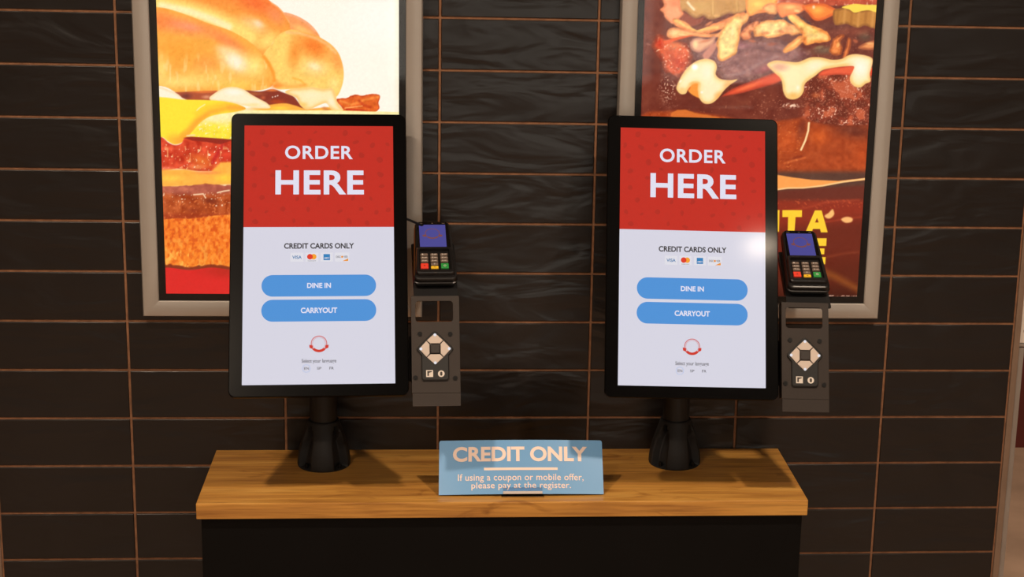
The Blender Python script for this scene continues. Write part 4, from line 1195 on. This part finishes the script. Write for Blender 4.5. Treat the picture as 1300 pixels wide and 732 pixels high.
# ------------------------------------------------------------------ card terminals
def taper(pts):
    return [(p[0] * (1.0 - 1.05 * max(0.0, p[1])), p[1], p[2]) for p in pts]
def terminal_body_mesh():
    L_ = 0.165; W_ = 0.0830
    rg = lambda i, z, dy=0.0: taper(rrect(0, L_ / 2 + dy, W_ - 2 * i, L_ - 2 * i, 0.011 - i * 0.5, z, 7))
    return MB().loft([rg(0.008, -0.0218), rg(0.003, -0.019), rg(0.0006, -0.0145), rg(0.0, -0.0120), rg(0.0, -0.0102), rg(0.0014, -0.0092), rg(0.0012, -0.0030), rg(0.0022, -0.0010), rg(0.0045, 0.0)]).mesh('body')
def hood_mesh():
    o = lambda i, z: taper(rrect(0, 0.0470, 0.0740 - 2 * i, 0.0740 - 2 * i, 0.008, z, 6))
    n_ = lambda i, z: taper(rrect(0, 0.0478, 0.0620 - 2 * i, 0.0575 - 2 * i, 0.004, z, 6))
    return MB().loft([o(0, -0.0005), o(0.0005, 0.0060), o(0.002, 0.0078), n_(0, 0.0078), n_(0.0006, 0.0012)]).mesh('keypad_hood')
def key_mesh(w, h):
    return MB().loft([rrect(0, 0, w, h, 0.0012, 0.0, 3), rrect(0, 0, w, h, 0.0012, 0.0030, 3), rrect(0, 0, w - 0.0014, h - 0.0014, 0.001, 0.0038, 3)]).mesh('key')
_tb = terminal_body_mesh(); _th = hood_mesh()
_km = {'s': key_mesh(0.0138, 0.0062), 'b': key_mesh(0.0145, 0.0140), 'g': key_mesh(0.0145, 0.0140), 'y': key_mesh(0.0140, 0.0072)}

def terminal(TM, label, cable=None):
    t = empty('card_terminal', TM)
    tag(t, label, 'card reader')
    obj('body', _tb, M['term'], t)
    gl = MB().loft([taper(rrect(0, 0.1235, 0.0700, 0.0770, 0.006, -0.0004, 5)), taper(rrect(0, 0.1235, 0.0700, 0.0770, 0.006, 0.0008, 5))])
    obj('face_glass', gl.mesh('face_glass'), M['term_glass'], t)
    s = obj('screen', MB().loft([rrect(-0.0006, 0.1205, 0.0500, 0.0655, 0.001, 0.0004, 3), rrect(-0.0006, 0.1205, 0.0500, 0.0655, 0.001, 0.0010, 3)]).mesh('screen'), M['ts_blue'], t)
    mb = MB()
    ringmesh(mb, -0.001, 0.128, 0.0126, 0.0140, 0.0012, 0, 360, 40, 1.0)
    for q in (-1, 1):
        mb.add([(-0.001 + q * 0.0118, 0.1255, 0.00125), (-0.001 + q * 0.0190, 0.1235, 0.00125), (-0.001 + q * 0.0182, 0.1190, 0.00125), (-0.001 + q * 0.0118, 0.1175, 0.00125)], [(0, 1, 2, 3)])
    ringmesh(mb, -0.001, 0.128, 0.0120, 0.0158, 0.00125, 228, 312, 16, 1.0)
    obj('emblem', mb.mesh('emblem'), M['ts_ink'], s)
    obj('keypad_hood', _th, M['term'], t)
    digits = ['1', '2', '3', '4', '5', '6', '7', '8', '9']
    xs = (-0.0192, -0.0008, 0.0178)
    for i, dgt in enumerate(digits):
        x, y = xs[i % 3], 0.0640 - 0.0088 * (i // 3)
        k = obj('key', _km['s'], M['key_grey'], t, Matrix.Translation((x, y, 0.0012)))
        obj('digit', text_mesh(dgt, -0.0040, -0.0018, -0.0018, 0.0018, 0.0040, 0.01), M['white_ink'], k)
        if i: obj('key_letters', text_mesh('ABC', -0.0006, -0.0011, 0.0050, 0.0011, 0.0040, 0.01), M['white_ink'], k)
    k = obj('key', _km['s'], M['key_grey'], t, Matrix.Translation((xs[1], 0.0374, 0.0012)))
    obj('digit', text_mesh('0', -0.0011, -0.0018, 0.0011, 0.0018, 0.0040, 0.01), M['white_ink'], k)
    k = obj('cancel_key', _km['b'], M['key_red'], t, Matrix.Translation((xs[0] - 0.0004, 0.0325, 0.0012)))
    obj('key_symbol', text_mesh('x', -0.0018, -0.0018, 0.0018, 0.0018, 0.0040, 0.01), M['ink_dark'], k)
    k = obj('clear_key', _km['y'], M['key_yellow'], t, Matrix.Translation((xs[1], 0.0285, 0.0012)))
    obj('key_symbol', text_mesh('<', -0.0016, -0.0014, 0.0016, 0.0014, 0.0040, 0.01), M['ink_dark'], k)
    k = obj('enter_key', _km['g'], M['key_green'], t, Matrix.Translation((xs[2] + 0.0004, 0.0325, 0.0012)))
    mb = MB(); ringmesh(mb, 0, 0, 0.0016, 0.0024, 0.0040, n=20)
    obj('key_symbol', mb.mesh('key_symbol'), M['white_ink'], k)
    mb = MB()
    for q in range(3): ringmesh(mb, 0, 0.0088, 0.0012 + q * 0.0011, 0.0017 + q * 0.0011, 0.0002, 40, 140, 8)
    obj('contactless_mark', mb.mesh('contactless_mark'), M['key_grey'], t, Matrix.Translation((0, 0.0008, 0.0072)))
    mb = MB()
    for x, w in ((-0.022, 0.007), (0.0, 0.003), (0.021, 0.005)): mb.box(x - w / 2, x + w / 2, 0.1570, 0.1582, 0.0006, 0.0010)
    obj('status_lights', mb.mesh('status_lights'), M['key_grey'], t)
    if cable:
        loc = TM.inverted()
        obj('cable', MB().tube([loc @ Vector(p) for p in cable], 0.0023, 10).mesh('cable'), M['cable'], t, smooth=True)
    return t

TM = kiosk((-0.3762, -0.0865), (-0.3720, -0.2129, 0.3891, 0.0429, 0.4581, 0.0005), (-0.1580, -0.2250, 0.3432, 0.055, 1.07),
           'black touchscreen ordering kiosk in front of the braided bun poster')
terminal(TM, 'black card reader on the kiosk in front of the braided bun poster', [(-0.166, -0.088, 0.405 + Z0), (-0.177, -0.088, 0.4118 + Z0), (-0.1935, -0.10, 0.4218 + Z0), (-0.2127, -0.115, 0.4332 + Z0), (-0.2378, -0.122, 0.446 + Z0)])
TM = kiosk((0.3215, -0.0840), (0.3193, -0.2193, 0.3883, -0.0346, 0.3962, -0.0093), (0.5390, -0.2440, 0.3355, -0.0346, 1.07),
           'black touchscreen ordering kiosk in front of the pretzel bun poster')
terminal(TM, 'black card reader on the kiosk in front of the pretzel bun poster')

# ------------------------------------------------------------------ counter sign in its clip
SWID, SLEN, STILT = 0.3119, 0.1046, 0.5856
SM = Matrix.Translation((0.0055, -0.2655, CTZ + 0.0022)) @ rx(math.pi / 2 - STILT)
sg = tag(empty('counter_sign', SM), 'blue card sign leaning on the oak countertop, reading credit only', 'sign')
def bend(x): return -0.006 * (1 - (x / (SWID / 2)) ** 2) * -1.0      # the card bows slightly forward in the middle
def card_mesh():
    n = 40; r = 0.0042
    top = []; bot = []
    xs = sorted([-SWID / 2 + r * q / 6 for q in range(6)] + [SWID / 2 - r * q / 6 for q in range(6)] + [(-SWID / 2 + r) + (SWID - 2 * r) * k / 28 for k in range(29)])
    n = len(xs) - 1
    v = []; f = []
    for sgn, z in ((1, 0.0), (0, -0.0009)):
        for x in xs:
            tx = x * (1 - 0.004)
            e = SWID / 2 - abs(x)
            cut = 0.0 if e > r else r - math.sqrt(max(0.0, r * r - (r - e) ** 2))
            v.append((tx, SLEN - cut, z + bend(x)))
            v.append((x, 0.0, z + bend(x)))
    m = 2 * (n + 1)
    for k in range(n):
        a = 2 * k
        f.append((a, a + 1, a + 3, a + 2)); f.append((m + a, m + a + 2, m + a + 3, m + a + 1))
        f.append((a, a + 2, m + a + 2, m + a)); f.append((a + 1, m + a + 1, m + a + 3, a + 3))
    f.append((0, m, m + 1, 1)); f.append((m - 2, m - 1, 2 * m - 1, 2 * m - 2))
    return mesh('card', v, f)
card = obj('card', card_mesh(), M['sign_blue'], sg, smooth=False)
K = 672.0
def bx(x): return (x - 661.6) / K
def by(y): return (629.5 - y) / 68.4 * SLEN
def sign_text(body, x0, y0, x1, y1, bold, sp=1.0):
    me = text_mesh(body, bx(x0), by(y0), bx(x1), by(y1), 0.0, bold, sp)
    for q in me.vertices: q.co.z = bend(q.co.x) + 0.0003
    return obj('lettering', me, M['sign_ink'], card)
sign_text('CREDIT ONLY', 574.6, 588.4, 746.4, 569.4, 0.034)
sign_text('If using a coupon or mobile offer,', 581, 615.0, 741, 604.0, 0.007, 1.04)
sign_text('please pay at the register.', 598, 624.6, 724.6, 614.4, 0.007, 1.04)
bar = MB()
for k in range(12):
    x0 = bx(614) + (bx(708) - bx(614)) * k / 12; x1 = bx(614) + (bx(708) - bx(614)) * (k + 1) / 12
    bar.add([(x0, by(599.4), bend(x0) + .0003), (x1, by(599.4), bend(x1) + .0003), (x1, by(596.2), bend(x1) + .0003), (x0, by(596.2), bend(x0) + .0003)], [(0, 1, 2, 3)])
obj('underline', bar.mesh('underline'), M['sign_ink'], card)

ch = tag(empty('sign_clip', Matrix.Translation((0.0075, -0.2655, CTZ))), 'small clear clip holding up the blue card sign', 'clip')
obj('foot', MB().bbox(-0.040, 0.040, -0.009, 0.030, 0.0, 0.0018, 0.0005).mesh('foot'), M['clear'], ch)
fl = MB()
SR = rx(math.pi / 2 - STILT)
def slab(mb, x0, x1, y0, y1, z0, z1):
    pts = [SR @ Vector(p) for p in ((x0, y0, z0), (x1, y0, z0), (x1, y1, z0), (x0, y1, z0), (x0, y0, z1), (x1, y0, z1), (x1, y1, z1), (x0, y1, z1))]
    mb.add([(p.x, p.y, p.z + 0.0020) for p in pts], [(0, 3, 2, 1), (4, 5, 6, 7), (0, 1, 5, 4), (1, 2, 6, 5), (2, 3, 7, 6), (3, 0, 4, 7)])
slab(fl, -0.037, 0.037, 0.0, 0.0050, 0.0072, 0.0085)
lip = MB(); slab(lip, -0.037, 0.037, 0.0052, 0.0125, 0.0072, 0.0083)
obj('clear_lip', lip.mesh('clear_lip'), M['clear'], ch)
obj('front_lip', fl.mesh('front_lip'), M['clip'], ch)
rb = MB(); slab(rb, -0.039, 0.039, 0.0, 0.030, -0.0030, -0.0016)
obj('back_rest', rb.mesh('back_rest'), M['clear'], ch)
